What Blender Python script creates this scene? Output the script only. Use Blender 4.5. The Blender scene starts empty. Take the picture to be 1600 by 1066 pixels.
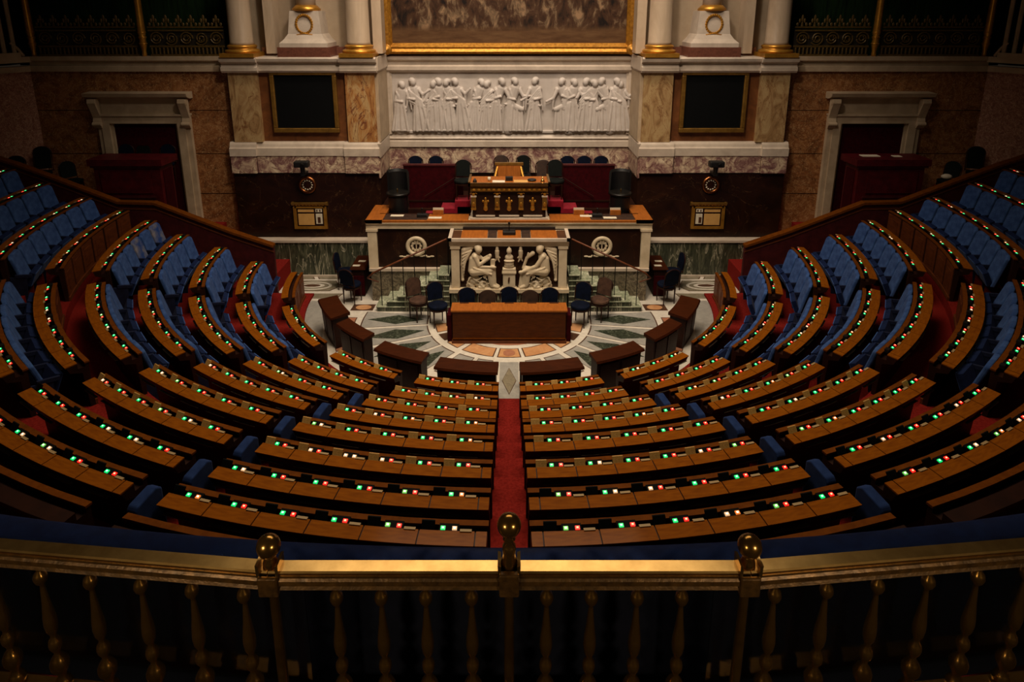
import bpy, bmesh, math, random
from math import sin, cos, pi, radians as R_, sqrt, atan2, hypot
from mathutils import Vector, Matrix
random.seed(7)
SC = bpy.context.scene
COL = SC.collection

# ------------------------------------------------------------------ camera
cam_d = bpy.data.cameras.new('camera'); cam = bpy.data.objects.new('camera', cam_d); COL.objects.link(cam)
cam.location = (0, -15.249, 7.0)
cam.rotation_euler = (R_(90 - 14.8748), 0, 0)
cam_d.sensor_width = 36; cam_d.sensor_fit = 'HORIZONTAL'
cam_d.lens = 1026.43 / 1600 * 36
cam_d.shift_x = (800 - 795.5) / 1600
cam_d.shift_y = -(533 - 287.03) / 1600
cam_d.clip_start = .05; cam_d.clip_end = 200
SC.camera = cam
# ------------------------------------------------------------------ world, lights, exposure
w = bpy.data.worlds.new('hall_gloom'); SC.world = w; w.use_nodes = True
w.node_tree.nodes['Background'].inputs[0].default_value = (1.0, .72, .48, 1)
w.node_tree.nodes['Background'].inputs[1].default_value = .012
def area(name, loc, target, size, power, col, spread=180):
    d = bpy.data.lights.new(name, 'AREA'); d.shape = 'RECTANGLE'; d.size, d.size_y = size
    d.energy = power; d.color = col; d.spread = R_(spread)
    o = bpy.data.objects.new(name, d); COL.objects.link(o); o.location = loc
    o.rotation_euler = (Vector(target) - Vector(loc)).to_track_quat('-Z', 'Y').to_euler(); return o
def spot(name, loc, target, power, col, ang, blend=.6, rad=.3):
    d = bpy.data.lights.new(name, 'SPOT'); d.energy = power; d.color = col
    d.spot_size = R_(ang); d.spot_blend = blend; d.shadow_soft_size = rad
    o = bpy.data.objects.new(name, d); COL.objects.link(o); o.location = loc
    o.rotation_euler = (Vector(target) - Vector(loc)).to_track_quat('-Z', 'Y').to_euler(); return o
WARM = (1.0, .80, .60)
area('skylight', (0, -5.0, 13.0), (0, -5.0, 0), (7, 6), 500, (1.0, .80, .56), 104)
spot('projector_wall', (0, -6.5, 12.5), (0, 2.6, 4.2), 1720, (1.0, .84, .70), 102, .9, .5)
area('grazing_strip', (0, -1.0, 12.6), (0, 2.6, 4.6), (9, .7), 250, (1.0, .83, .68), 105)  # added strip of light, no real fitting, grazing the wall to model the relief
spot('projector_rostrum', (0, -8.0, 12.5), (0, -.6, .8), 420, (1.0, .84, .66), 40, .9, .5)
for sx in (-1, 1): area('gallery_sconce', (sx * 2.5, -15.9, 6.3), (sx * .6, -13.2, 4.6), (.2, .2), 28, (1.0, .74, .44), 120)
SC.view_settings.view_transform = 'Standard'; SC.view_settings.look = 'None'
SC.view_settings.exposure = 0.0; SC.view_settings.gamma = 1.0; SC.view_settings.use_curve_mapping = False

# ------------------------------------------------------------------ materials
def lin(c):
    return tuple(((x / 255) / 12.92 if x / 255 <= .04045 else ((x / 255 + .055) / 1.055) ** 2.4) for x in c)
MT = {}
def nd(nt, t, **k):
    n = nt.nodes.new(t)
    for a, b in k.items(): setattr(n, a, b)
    return n
def ramp(nt, fac, stops):
    r = nd(nt, 'ShaderNodeValToRGB'); e = r.color_ramp.elements
    while len(e) < len(stops): e.new(.5)
    for i, (p, c) in enumerate(stops): e[i].position = p; e[i].color = (*lin(c), 1)
    nt.links.new(fac, r.inputs[0]); return r.outputs[0]
def base(name, rough=.5, metal=0., spec=.5):
    m = bpy.data.materials.new(name); m.use_nodes = True; nt = m.node_tree
    b = nt.nodes['Principled BSDF']; b.inputs['Roughness'].default_value = rough
    b.inputs['Metallic'].default_value = metal; b.inputs['Specular IOR Level'].default_value = spec
    MT[name] = m; return m, nt, b
def coords(nt, scale=(1, 1, 1)):
    t = nd(nt, 'ShaderNodeTexCoord'); mp = nd(nt, 'ShaderNodeMapping'); mp.inputs['Scale'].default_value = scale
    nt.links.new(t.outputs['Object'], mp.inputs[0]); return mp.outputs[0]
def noise(nt, vec, sc, det=6, rough=.6, dist=0):
    n = nd(nt, 'ShaderNodeTexNoise'); n.inputs['Scale'].default_value = sc; n.inputs['Detail'].default_value = det
    n.inputs['Roughness'].default_value = rough; n.inputs['Distortion'].default_value = dist
    nt.links.new(vec, n.inputs['Vector']); return n.outputs[0]
def bump(nt, b, h, st=.2, dist=.01):
    n = nd(nt, 'ShaderNodeBump'); n.inputs['Strength'].default_value = st; n.inputs['Distance'].default_value = dist
    nt.links.new(h, n.inputs['Height']); nt.links.new(n.outputs[0], b.inputs['Normal'])
def mnoise(name, stops, sc=5, rough=.5, metal=0., det=6, stretch=(1, 1, 1), dist=0, bmp=0, spec=.5, sheen=0):
    m, nt, b = base(name, rough, metal, spec); v = coords(nt, stretch); f = noise(nt, v, sc, det, .6, dist)
    nt.links.new(ramp(nt, f, stops), b.inputs['Base Color'])
    if bmp: bump(nt, b, f, bmp)
    if sheen:
        b.inputs['Sheen Weight'].default_value = sheen; b.inputs['Sheen Roughness'].default_value = .5
    return m
def emit(name, col, st):
    m, nt, b = base(name, .4); b.inputs['Base Color'].default_value = (*lin(col), 1)
    b.inputs['Emission Color'].default_value = (*lin(col), 1); b.inputs['Emission Strength'].default_value = st
def marble(name, stops, sc=1.6, vein=None, vsc=3., vw=.03, rough=.3, stretch=(1, 1, 1), dist=1.5, spec=.5):
    m, nt, b = base(name, rough, 0, spec); v = coords(nt, stretch); f = noise(nt, v, sc, 9, .65, dist)
    c = ramp(nt, f, stops)
    if vein:
        g = noise(nt, v, vsc, 5, .55, 1.2)
        s = nd(nt, 'ShaderNodeMath', operation='SUBTRACT'); nt.links.new(g, s.inputs[0]); s.inputs[1].default_value = .5
        a = nd(nt, 'ShaderNodeMath', operation='ABSOLUTE'); nt.links.new(s.outputs[0], a.inputs[0])
        rr = nd(nt, 'ShaderNodeMapRange'); nt.links.new(a.outputs[0], rr.inputs[0]); rr.inputs[1].default_value = 0; rr.inputs[2].default_value = vw
        rr.inputs[3].default_value = 1; rr.inputs[4].default_value = 0
        mx = nd(nt, 'ShaderNodeMix', data_type='RGBA'); nt.links.new(rr.outputs[0], mx.inputs[0]); nt.links.new(c, mx.inputs[6])
        mx.inputs[7].default_value = (*lin(vein), 1); c = mx.outputs[2]
    nt.links.new(c, b.inputs['Base Color']); return m
_oak = mnoise('oak', [(.3, (114, 59, 8)), (.7, (142, 79, 12))], 6, .6, stretch=(1, 6, 6), bmp=.05, spec=.03)
_b = _oak.node_tree.nodes['Principled BSDF']; _b.inputs['Coat Weight'].default_value = .12; _b.inputs['Coat Roughness'].default_value = .12
mnoise('oak_cap', [(.3, (88, 44, 8)), (.7, (110, 58, 12))], 6, .6, stretch=(2, 2, 2), spec=.04)
mnoise('mahogany', [(.3, (76, 36, 14)), (.7, (106, 54, 22))], 5, .45, stretch=(1, 1, 4), spec=.35)
mnoise('mahogany_dark', [(.3, (30, 13, 8)), (.7, (46, 21, 11))], 5, .5, spec=.2)
mnoise('red_wood', [(.3, (48, 19, 5)), (.7, (66, 28, 8))], 5, .5, stretch=(1, 6, 4), spec=.08)
mnoise('honey_wood', [(.3, (134, 74, 24)), (.7, (164, 94, 34))], 5, .45, stretch=(5, 1, 1), spec=.2)
mnoise('walnut', [(.3, (62, 36, 20)), (.7, (84, 50, 28))], 5, .45, spec=.3)
mnoise('shade_cloth', [(.3, (6, 8, 16)), (.7, (10, 12, 22))], 8, .95, spec=.05)  # near-black, shade of the parapet's inner side put into the colour
mnoise('bronze_back', [(.35, (22, 18, 9)), (.65, (44, 35, 16))], 14, .7, .2)
marble('grey_breccia', [(.3, (52, 44, 34)), (.48, (94, 84, 66)), (.62, (128, 116, 94)), (.75, (84, 72, 54))], 4.5, (150, 138, 114), 3, .02, .3, dist=3)
mnoise('clerk_wood', [(.3, (62, 29, 7)), (.7, (84, 41, 11))], 5, .45, stretch=(1, 6, 4), spec=.12)
mnoise('black', [(.3, (10, 9, 9)), (.7, (18, 16, 15))], 8, .5)
mnoise('screen_black', [(.3, (8, 9, 9)), (.7, (11, 12, 12))], 8, .75, spec=.1)
mnoise('glint_steel', [(.3, (90, 78, 64)), (.7, (110, 96, 80))], 8, .5, .3)  # pale tone carries the glint of the drawer shelf edges
mnoise('dark_metal', [(.3, (24, 22, 20)), (.7, (40, 36, 32))], 8, .4, .6)
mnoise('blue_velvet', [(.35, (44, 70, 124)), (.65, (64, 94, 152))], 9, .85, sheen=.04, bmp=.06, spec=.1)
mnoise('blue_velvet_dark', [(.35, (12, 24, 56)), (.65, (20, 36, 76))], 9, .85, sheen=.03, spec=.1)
mnoise('jump_velvet', [(.35, (24, 42, 84)), (.65, (34, 56, 104))], 9, .85, sheen=.04, spec=.1)
mnoise('worn_velvet', [(.40, (36, 66, 130)), (.56, (110, 112, 128)), (.72, (170, 150, 138))], 3, .85, sheen=.05, spec=.12)
mnoise('navy', [(.35, (14, 20, 44)), (.65, (24, 32, 62))], 9, .7, spec=.25)
mnoise('chair_blue', [(.35, (4, 9, 22)), (.65, (8, 16, 36))], 9, .8, spec=.1)
mnoise('chair_brown', [(.35, (58, 40, 32)), (.65, (82, 58, 44))], 9, .75, spec=.2)
mnoise('chair_green', [(.35, (7, 10, 9)), (.65, (12, 17, 14))], 9, .75, spec=.15)
mnoise('leather_dark', [(.35, (40, 26, 20)), (.65, (62, 42, 30))], 9, .5)
mnoise('parapet_velvet', [(.35, (12, 24, 60)), (.65, (18, 34, 76))], 14, .9, sheen=.05, spec=.08)
mnoise('red_carpet', [(.35, (102, 24, 20)), (.65, (128, 34, 28))], 30, .95, bmp=.1, spec=.03)
mnoise('crimson', [(.35, (42, 2, 6)), (.65, (56, 4, 9))], 12, .85, spec=.08)
mnoise('crimson_wood', [(.35, (60, 7, 12)), (.65, (82, 12, 18))], 6, .5, spec=.25)
mnoise('crimson_dark', [(.35, (58, 16, 18)), (.65, (76, 24, 24))], 6, .6, spec=.25)
mnoise('red_velvet', [(.35, (110, 10, 26)), (.65, (136, 16, 36))], 12, .8, sheen=.1, spec=.1)
mnoise('white_marble', [(.3, (180, 164, 146)), (.7, (208, 192, 172))], 2.5, .42, det=8, dist=.8)
mnoise('relief_marble', [(.3, (186, 175, 164)), (.7, (204, 194, 184))], 3, .55, det=6)
mnoise('stone', [(.3, (160, 138, 110)), (.7, (188, 166, 136))], 2.5, .6, det=8, dist=.5)
mnoise('stone_wall', [(.3, (156, 136, 110)), (.7, (180, 160, 132))], 1.6, .65, det=8)
mnoise('tribune_marble', [(.3, (198, 178, 146)), (.7, (226, 208, 178))], 3, .45, det=7)
mnoise('column_marble', [(.3, (170, 148, 122)), (.7, (200, 178, 150))], 2, .35, det=8, stretch=(1, 1, .4), dist=1)
marble('green_marble', [(.3, (34, 38, 30)), (.5, (62, 66, 50)), (.7, (102, 102, 80))], 2.2, (168, 162, 138), 1.3, .016, .25, (2.4, 1, .5), 2)
marble('lit_green_step', [(.3, (104, 114, 92)), (.5, (146, 152, 126)), (.7, (184, 184, 158))], 4, (206, 206, 184), 3, .02, .25)  # paler than the risers: light on the treads put into the colour
marble('vert_antique', [(.35, (34, 40, 32)), (.55, (58, 64, 52)), (.7, (104, 110, 94))], 9, None, rough=.25)
marble('brown_marble', [(.35, (28, 13, 7)), (.6, (42, 21, 11)), (.75, (58, 31, 16))], 1.4, (92, 66, 42), 1.1, .003, .35, spec=.25)
marble('red_brown_marble', [(.28, (84, 48, 24)), (.5, (132, 82, 44)), (.72, (170, 118, 72))], 1.3, (196, 158, 112), 9, .02, .5, dist=4, spec=.3)
marble('pink_marble', [(.3, (120, 74, 58)), (.5, (152, 104, 84)), (.7, (184, 136, 112))], 4, (204, 166, 138), 9, .03, .5, dist=4, spec=.3)
marble('breccia', [(.3, (96, 62, 60)), (.44, (140, 104, 96)), (.53, (186, 160, 134)), (.66, (222, 202, 170))], 2.2, (100, 58, 56), 3.2, .025, .35, dist=2.4)
marble('siena', [(.28, (104, 74, 42)), (.45, (156, 122, 80)), (.6, (178, 150, 104)), (.75, (150, 104, 64))], 1.8, (120, 76, 44), 1.6, .008, .4, (1.3, 1, .6), 2.6)
marble('siena_warm', [(.28, (108, 60, 36)), (.45, (170, 118, 64)), (.6, (188, 156, 106)), (.75, (140, 82, 46))], 1.6, (104, 48, 32), 1.4, .01, .4, (1.3, 1, .6), 2.8)
marble('panel_brown', [(.3, (86, 48, 22)), (.6, (118, 70, 34)), (.75, (140, 90, 48))], 2.5, None, rough=.45)
marble('plinth_red', [(.3, (92, 52, 40)), (.7, (126, 78, 60))], 8, None, rough=.35)
marble('grey_floor', [(.3, (136, 134, 128)), (.7, (166, 162, 154))], 5, None, rough=.3)
marble('white_floor', [(.3, (196, 188, 174)), (.7, (222, 214, 200))], 5, None, rough=.28)
marble('orange_floor', [(.3, (178, 122, 80)), (.7, (206, 158, 112))], 5, None, rough=.3)
marble('pink_floor', [(.3, (150, 96, 72)), (.7, (176, 122, 94))], 5, None, rough=.3)
marble('brown_floor', [(.3, (62, 40, 30)), (.7, (96, 66, 48))], 5, None, rough=.3)
marble('taupe_floor', [(.3, (104, 96, 80)), (.7, (146, 136, 114))], 9, None, rough=.3)
mnoise('gold', [(.3, (176, 120, 40)), (.7, (216, 158, 62))], 6, .36, .7, bmp=.05)
mnoise('gold_dim', [(.3, (120, 86, 34)), (.7, (160, 118, 50))], 9, .42, .6, bmp=.1)
mnoise('gilt_frame', [(.3, (150, 98, 26)), (.7, (206, 146, 52))], 14, .42, .6, bmp=.35)
mnoise('brass', [(.3, (178, 142, 84)), (.7, (216, 178, 112))], 8, .28, 1., bmp=.03)
mnoise('rail_bronze', [(.3, (50, 35, 14)), (.7, (86, 61, 28))], 26, .38, .55, bmp=.35)
mnoise('brass_dark', [(.3, (124, 92, 46)), (.7, (168, 128, 66))], 10, .2, .95, bmp=.06)
mnoise('copper', [(.3, (140, 84, 46)), (.7, (172, 110, 66))], 6, .32, 1.)
mnoise('paper', [(.3, (196, 184, 160)), (.7, (222, 210, 186))], 6, .8)
mnoise('parchment', [(.3, (188, 140, 74)), (.7, (212, 166, 96))], 3, .6)
mnoise('label_ivory', [(.3, (150, 124, 84)), (.7, (178, 150, 106))], 6, .6)
mnoise('grille_wood', [(.35, (150, 110, 52)), (.65, (206, 160, 88))], 60, .5, stretch=(1, 3, 3))
mnoise('green_curtain', [(.35, (14, 28, 14)), (.65, (30, 54, 24))], 2, .9, stretch=(6, 6, .5), spec=.1)
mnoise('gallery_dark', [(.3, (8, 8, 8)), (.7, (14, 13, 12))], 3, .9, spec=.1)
mnoise('bronze_grille', [(.3, (74, 56, 20)), (.7, (108, 84, 36))], 12, .5, .35, bmp=.2)
emit('lamp_green', (20, 225, 110), 1.0); emit('lamp_red', (250, 36, 26), 1.15); emit('lamp_pale', (240, 190, 140), .7)
emit('lamp_lime', (120, 225, 100), .6); emit('lamp_amber', (245, 130, 50), .7)
emit('core_green', (150, 255, 200), 3.); emit('core_red', (255, 150, 110), 3.); emit('core_pale', (255, 245, 215), 3.)
m, nt, b = base('glass', .03); b.inputs['Transmission Weight'].default_value = 1.0; b.inputs['IOR'].default_value = 1.45
b.inputs['Base Color'].default_value = (.9, .95, 1, 1)
# canvas: anonymous brown scene, paler ground low down, blotches of dull reds and creams higher up
m, nt, b = base('old_canvas', .7, 0, .2); v = coords(nt); g = nd(nt, 'ShaderNodeSeparateXYZ'); nt.links.new(v, g.inputs[0])
n1 = noise(nt, coords(nt, (2.6, 1, 1.3)), 1.5, 8, .65, .6)
c1 = ramp(nt, n1, [(.36, (22, 13, 8)), (.45, (58, 36, 20)), (.52, (72, 48, 30)), (.57, (98, 78, 56)), (.66, (140, 110, 80))])
c2 = ramp(nt, noise(nt, coords(nt, (1, 1, 5)), 2, 6), [(.3, (74, 48, 26)), (.7, (102, 74, 46))])
rr = nd(nt, 'ShaderNodeMapRange'); nt.links.new(g.outputs[2], rr.inputs[0]); rr.inputs[1].default_value = 6.42; rr.inputs[2].default_value = 6.6
mx = nd(nt, 'ShaderNodeMix', data_type='RGBA'); nt.links.new(rr.outputs[0], mx.inputs[0]); nt.links.new(c2, mx.inputs[6]); nt.links.new(c1, mx.inputs[7])
nt.links.new(mx.outputs[2], b.inputs['Base Color'])

# ------------------------------------------------------------------ mesh helpers
class MB:
    def __init__(s): s.v = []; s.f = []
    def add(s, vs, fs):
        o = len(s.v); s.v += [tuple(p) for p in vs]; s.f += [tuple(i + o for i in f) for f in fs]; return s
    def box(s, x0, x1, y0, y1, z0, z1):
        return s.add([(x, y, z) for z in (z0, z1) for y in (y0, y1) for x in (x0, x1)],
                     [(0, 2, 3, 1), (4, 5, 7, 6), (0, 1, 5, 4), (2, 6, 7, 3), (0, 4, 6, 2), (1, 3, 7, 5)])
    def poly(s, top, bot):
        n = len(top); s.add(list(top) + list(bot), [tuple(range(n)), tuple(range(2 * n - 1, n - 1, -1))] + [(i, i + n, (i + 1) % n + n, (i + 1) % n) for i in range(n)]); return s
    def prism(s, p, z0, z1): return s.poly([(x, y, z1) for x, y in p], [(x, y, z0) for x, y in p])
    def px(s, p, x0, x1): return s.poly([(x1, y, z) for y, z in p], [(x0, y, z) for y, z in p])      # (y,z) profile along x
    def py(s, p, y0, y1): return s.poly([(x, y0, z) for x, z in p], [(x, y1, z) for x, z in p])      # (x,z) outline along y
    def lathe(s, prof, n=16, c=(0, 0, 0), ring=False):
        vs = []; m = len(prof)
        for r, z in prof:
            for i in range(n): a = 2 * pi * i / n; vs.append((c[0] + r * cos(a), c[1] + r * sin(a), c[2] + z))
        fs = [(j * n + i, j * n + (i + 1) % n, (j + 1) * n + (i + 1) % n, (j + 1) * n + i) for j in range(m - 1) for i in range(n)]
        if ring: fs += [((m - 1) * n + i, (m - 1) * n + (i + 1) % n, (i + 1) % n, i) for i in range(n)]
        else: fs += [tuple(range(n - 1, -1, -1)), tuple((m - 1) * n + i for i in range(n))]
        return s.add(vs, fs)
    def tube(s, pts, r, n=8, closed=False):
        pts = [Vector(p) for p in pts]; m = len(pts); rs = r if isinstance(r, (list, tuple)) else [r] * m
        vs = []; up = Vector((0, 0, 1))
        for i, p in enumerate(pts):
            a = pts[(i - 1) % m] if (closed or i) else p; b_ = pts[(i + 1) % m] if (closed or i < m - 1) else p
            t = (b_ - a).normalized(); u = t.cross(up)
            if u.length < .05: u = t.cross(Vector((1, 0, 0)))
            u.normalize(); w_ = t.cross(u)
            for k in range(n): q = 2 * pi * k / n; vs.append(p + (u * cos(q) + w_ * sin(q)) * rs[i])
        fs = []
        for i in range(m if closed else m - 1):
            for k in range(n): fs.append((i * n + k, i * n + (k + 1) % n, ((i + 1) % m) * n + (k + 1) % n, ((i + 1) % m) * n + k))
        if not closed: fs += [tuple(range(n - 1, -1, -1)), tuple((m - 1) * n + k for k in range(n))]
        return s.add(vs, fs)
    def arc(s, prof, p0, p1, n=10, c=(0, 0)):      # closed (r,z) profile swept about the vertical through c; azimuth 0 = towards camera
        m = len(prof); vs = []
        for i in range(n + 1):
            a = R_(p0 + (p1 - p0) * i / n)
            for r, z in prof: vs.append((c[0] + r * sin(a), c[1] - r * cos(a), z))
        fs = [(i * m + j, (i + 1) * m + j, (i + 1) * m + (j + 1) % m, i * m + (j + 1) % m) for i in range(n) for j in range(m)]
        fs += [tuple(range(m - 1, -1, -1)), tuple(n * m + j for j in range(m))]
        return s.add(vs, fs)
    def ell(s, c, r, n=10, k=7):
        vs = [(c[0], c[1], c[2] - r[2])]
        for j in range(1, k):
            t = -pi / 2 + pi * j / k
            for i in range(n): a = 2 * pi * i / n; vs.append((c[0] + r[0] * cos(t) * cos(a), c[1] + r[1] * cos(t) * sin(a), c[2] + r[2] * sin(t)))
        vs.append((c[0], c[1], c[2] + r[2])); L = len(vs) - 1
        fs = [(0, 1 + (i + 1) % n, 1 + i) for i in range(n)]
        for j in range(k - 2): fs += [(1 + j * n + i, 1 + j * n + (i + 1) % n, 1 + (j + 1) * n + (i + 1) % n, 1 + (j + 1) * n + i) for i in range(n)]
        fs += [(L, L - n + i, L - n + (i + 1) % n) for i in range(n)]
        return s.add(vs, fs)
    def cap(s, a, ra, b_, rb, fl=1.0, n=10):       # tapered capsule, flattened by fl along y
        a = Vector(a); b_ = Vector(b_); d = b_ - a; L = max(d.length, 1e-4); t = d / L
        u = Vector((0, 1, 0)); w_ = t.cross(u)
        if w_.length < .1: u = Vector((1, 0, 0)); w_ = t.cross(u)
        w_.normalize(); u = w_.cross(t).normalized()
        rings = []
        for q in (-80, -45, -15): rings.append((a + t * ra * sin(R_(q)), ra * cos(R_(q))))
        for q in (15, 45, 80): rings.append((b_ + t * rb * sin(R_(q)), rb * cos(R_(q))))
        vs = []
        for p, r in rings:
            for k in range(n):
                g_ = 2 * pi * k / n; o = (u * cos(g_) + w_ * sin(g_)) * r; o.y *= fl; vs.append(p + o)
        m = len(rings)
        fs = [(i * n + k, i * n + (k + 1) % n, (i + 1) * n + (k + 1) % n, (i + 1) * n + k) for i in range(m - 1) for k in range(n)]
        fs += [tuple(range(n - 1, -1, -1)), tuple((m - 1) * n + k for k in range(n))]
        return s.add(vs, fs)
    def mesh(s, name, mat, smooth=False):
        me = bpy.data.meshes.new(name); me.from_pydata(s.v, [], s.f)
        bm = bmesh.new(); bm.from_mesh(me); bmesh.ops.recalc_face_normals(bm, faces=bm.faces); bm.to_mesh(me); bm.free()
        if smooth:
            for p in me.polygons: p.use_smooth = True
        me.materials.append(MT[mat]); return me
    def build(s, name, mat, parent=None, smooth=False, loc=(0, 0, 0), rz=0):
        return place(name, s.mesh(name, mat, smooth), parent, loc, rz)
def place(name, me, parent=None, loc=(0, 0, 0), rz=0, rot=None):
    o = bpy.data.objects.new(name, me); COL.objects.link(o); o.location = loc
    o.rotation_euler = rot if rot else (0, 0, rz)
    if parent: o.parent = parent
    return o
def tag(o, label, cat, group=None):
    o['label'] = label; o['category'] = cat
    if group: o['group'] = group
    return o
def thing(name, label, cat, loc=(0, 0, 0), rz=0, group=None):
    o = bpy.data.objects.new(name, None); COL.objects.link(o); o.location = loc; o.rotation_euler = (0, 0, rz)
    o.empty_display_size = .1
    return tag(o, label, cat, group)
def struct(o, label=None):
    o['kind'] = 'structure'
    if label: o['label'] = label
    return o
def bev(o, wd=.01, seg=2):
    m_ = o.modifiers.new('bevel', 'BEVEL'); m_.width = wd; m_.segments = seg; m_.limit_method = 'ANGLE'; return o
def remesh(o, vox):
    m_ = o.modifiers.new('remesh', 'REMESH'); m_.mode = 'VOXEL'; m_.voxel_size = vox; m_.use_smooth_shade = True
    s_ = o.modifiers.new('smooth', 'SMOOTH'); s_.iterations = 2; s_.factor = .4; return o
ORD = ['', 'first', 'second', 'third', 'fourth', 'fifth', 'sixth', 'seventh', 'eighth', 'ninth', 'tenth']
SIDE = {-1: 'left', 1: 'right'}

# ================================================================== SETTING
ROW = {1: (5.379, .730), 2: (6.295, 1.055), 3: (7.143, 1.420), 4: (7.974, 1.783), 5: (8.761, 2.099), 6: (9.463, 2.309), 7: (10.163, 2.531), 8: (10.775, 2.707), 9: (11.35, 2.87), 10: (11.95, 3.05)}
ROWU = dict(ROW); ROWU.update({7: (10.33, 2.62), 8: (11.25, 2.99), 9: (12.0, 3.34), 10: (12.75, 3.7)})
WR, TR, LG = .15, .09, .046          # writing surface, trough, ledge widths
DEP = WR + TR + LG
def RZ(k, up=False): return (ROWU if up else ROW)[k]
def rin(k, up=False): return RZ(k, up)[0] - DEP
def zfl(k): return .06 if k == 1 else ROW[k][1] - .70

# floor of the pit (white marble ground with inlaid pieces) ----------------
pit = struct(MB().box(-7.4, 7.4, -5.2, 1.4, -.12, 0).build('floor', 'white_floor'), 'white marble floor of the pit with coloured inlays')
CF = (0, -1.27)
def inlay(pts, mat, name='floor_inlay', border=True, h=.004, par=pit):
    if border:
        cx = sum(p[0] for p in pts) / len(pts); cy = sum(p[1] for p in pts) / len(pts)
        MB().prism(pts, 0, h * .6).build('inlay_border', 'brown_floor', par)
        q = []
        for x, y in pts:
            d = hypot(x - cx, y - cy); k = max(.3, 1 - .03 / max(d, .06)); q.append((cx + (x - cx) * k, cy + (y - cy) * k))
        pts = q
    return MB().prism(pts, 0, h).build(name, mat, par)
def sect(r0, r1, a0, a1, n=8, c=CF):
    A = [R_(a0 + (a1 - a0) * i / n) for i in range(n + 1)]
    return [(c[0] + r1 * sin(a), c[1] - r1 * cos(a)) for a in A] + [(c[0] + r0 * sin(a), c[1] - r0 * cos(a)) for a in reversed(A)]
def pol(r, a): return (CF[0] + r * sin(R_(a)), CF[1] - r * cos(R_(a)))
for s in (-1, 1):
    for a0, a1, mt in ((11, 36, 'orange_floor'), (40, 52, 'orange_floor'), (55, 66, 'brown_floor'), (69, 84, 'orange_floor')):
        inlay(sect(1.34, 1.72, s * a0, s * a1), mt)
    inlay(sect(1.86, 2.6, s * 10, s * 20, 4), 'grey_floor'); inlay(sect(1.86, 2.7, s * 22.5, s * 34, 4), 'grey_floor')
    for a0, a1 in ((37.3, 50), (52, 65.8), (67.6, 81.6), (83.2, 97.2)):
        inlay(sect(1.88, 3.42, s * a0, s * a1, 5), 'grey_floor')
        am = (a0 + a1) / 2; w_ = .14 + .012 * (am - 40) / 10
        L = [pol(1.98, s * am), pol(2.62, s * (am + 5.0)), pol(3.3, s * am), pol(2.62, s * (am - 5.0))]
        MB().prism(L, 0, .007).build('green_lozenge', 'vert_antique', pit)
    for a0, a1 in ((68, 81), (84, 92)): inlay(sect(3.56, 3.95, s * a0, s * a1, 3), 'pink_floor')
    # medallion square, octagon field, strips and the grey surround
    inlay([(s * 3.82, -.78), (s * 3.28, -.78), (s * 3.26, -.44), (s * 3.8, -.44)], 'brown_floor', border=False)
    MB().prism([(s * 3.53 + .19 * cos(t * pi / 10), -.61 + .13 * sin(t * pi / 10)) for t in range(20)], 0, .008).build('medallion', 'orange_floor', pit)
    MB().prism([(s * 4.9, -.24)] + [(s * 4.2, -.24)] + [(s * 4.33, -.6), (s * 4.32, -1.0), (s * 4.26, -1.5), (s * 4.12, -2.1), (s * 4.3, -2.1), (s * 4.75, -1.65), (s * 5.0, -1.0)], 0, .004).build('grey_field', 'grey_floor', pit)
    inlay([(s * 6.2, -.1), (s * 4.3, -.1), (s * 4.22, .2), (s * 6.2, .2)], 'taupe_floor')
    inlay([(s * 4.2, .36), (s * 3.9, .36), (s * 4.1, 1.0), (s * 4.45, 1.0)], 'taupe_floor')
    inlay([(s * 6.2, 1.12), (s * 5.2, 1.12), (s * 5.28, 1.28), (s * 6.2, 1.28)], 'taupe_floor')
    inlay([(s * 5.1, 1.12), (s * 4.2, 1.12), (s * 4.2, 1.28), (s * 5.18, 1.28)], 'taupe_floor')
    oc = [(5.65, .34), (4.62, .34), (4.42, .62), (4.6, 1.02), (5.5, 1.02), (5.9, .72)]
    inlay([(s * x, y) for x, y in oc], 'taupe_floor')
    for k, (rx, ry, mt) in enumerate(((.52, .26, 'white_floor'), (.44, .2, 'taupe_floor'), (.33, .14, 'white_floor'), (.22, .085, 'brown_floor'))):
        MB().prism([(s * 5.15 + rx * cos(t * pi / 14), .67 + ry * sin(t * pi / 14)) for t in range(28)], 0, .008 + .003 * k).build('octagon_rosette', mt, pit)
inlay(sect(1.34, 1.72, -8.5, 8.5), 'orange_floor')
MB().prism([(CF[0] + .13 * cos(t * pi / 9), CF[1] - 1.53 + .13 * sin(t * pi / 9)) for t in range(18)], 0, .008).build('medallion', 'pink_floor', pit)
inlay(sect(.7, 1.2, -60, 60, 12), 'pink_floor', border=False)
# aisle slab
MB().box(-.19, .19, -4.56, -3.2, 0, .02).build('aisle_slab', 'grey_floor', pit)
MB().prism([(0, -4.38), (.14, -3.9), (0, -3.42), (-.14, -3.9)], 0, .026).build('aisle_lozenge', 'brown_floor', pit)
MB().prism([(0, -4.35), (.13, -3.9), (0, -3.45), (-.13, -3.9)], 0, .03).build('aisle_lozenge', 'taupe_floor', pit)
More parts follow.
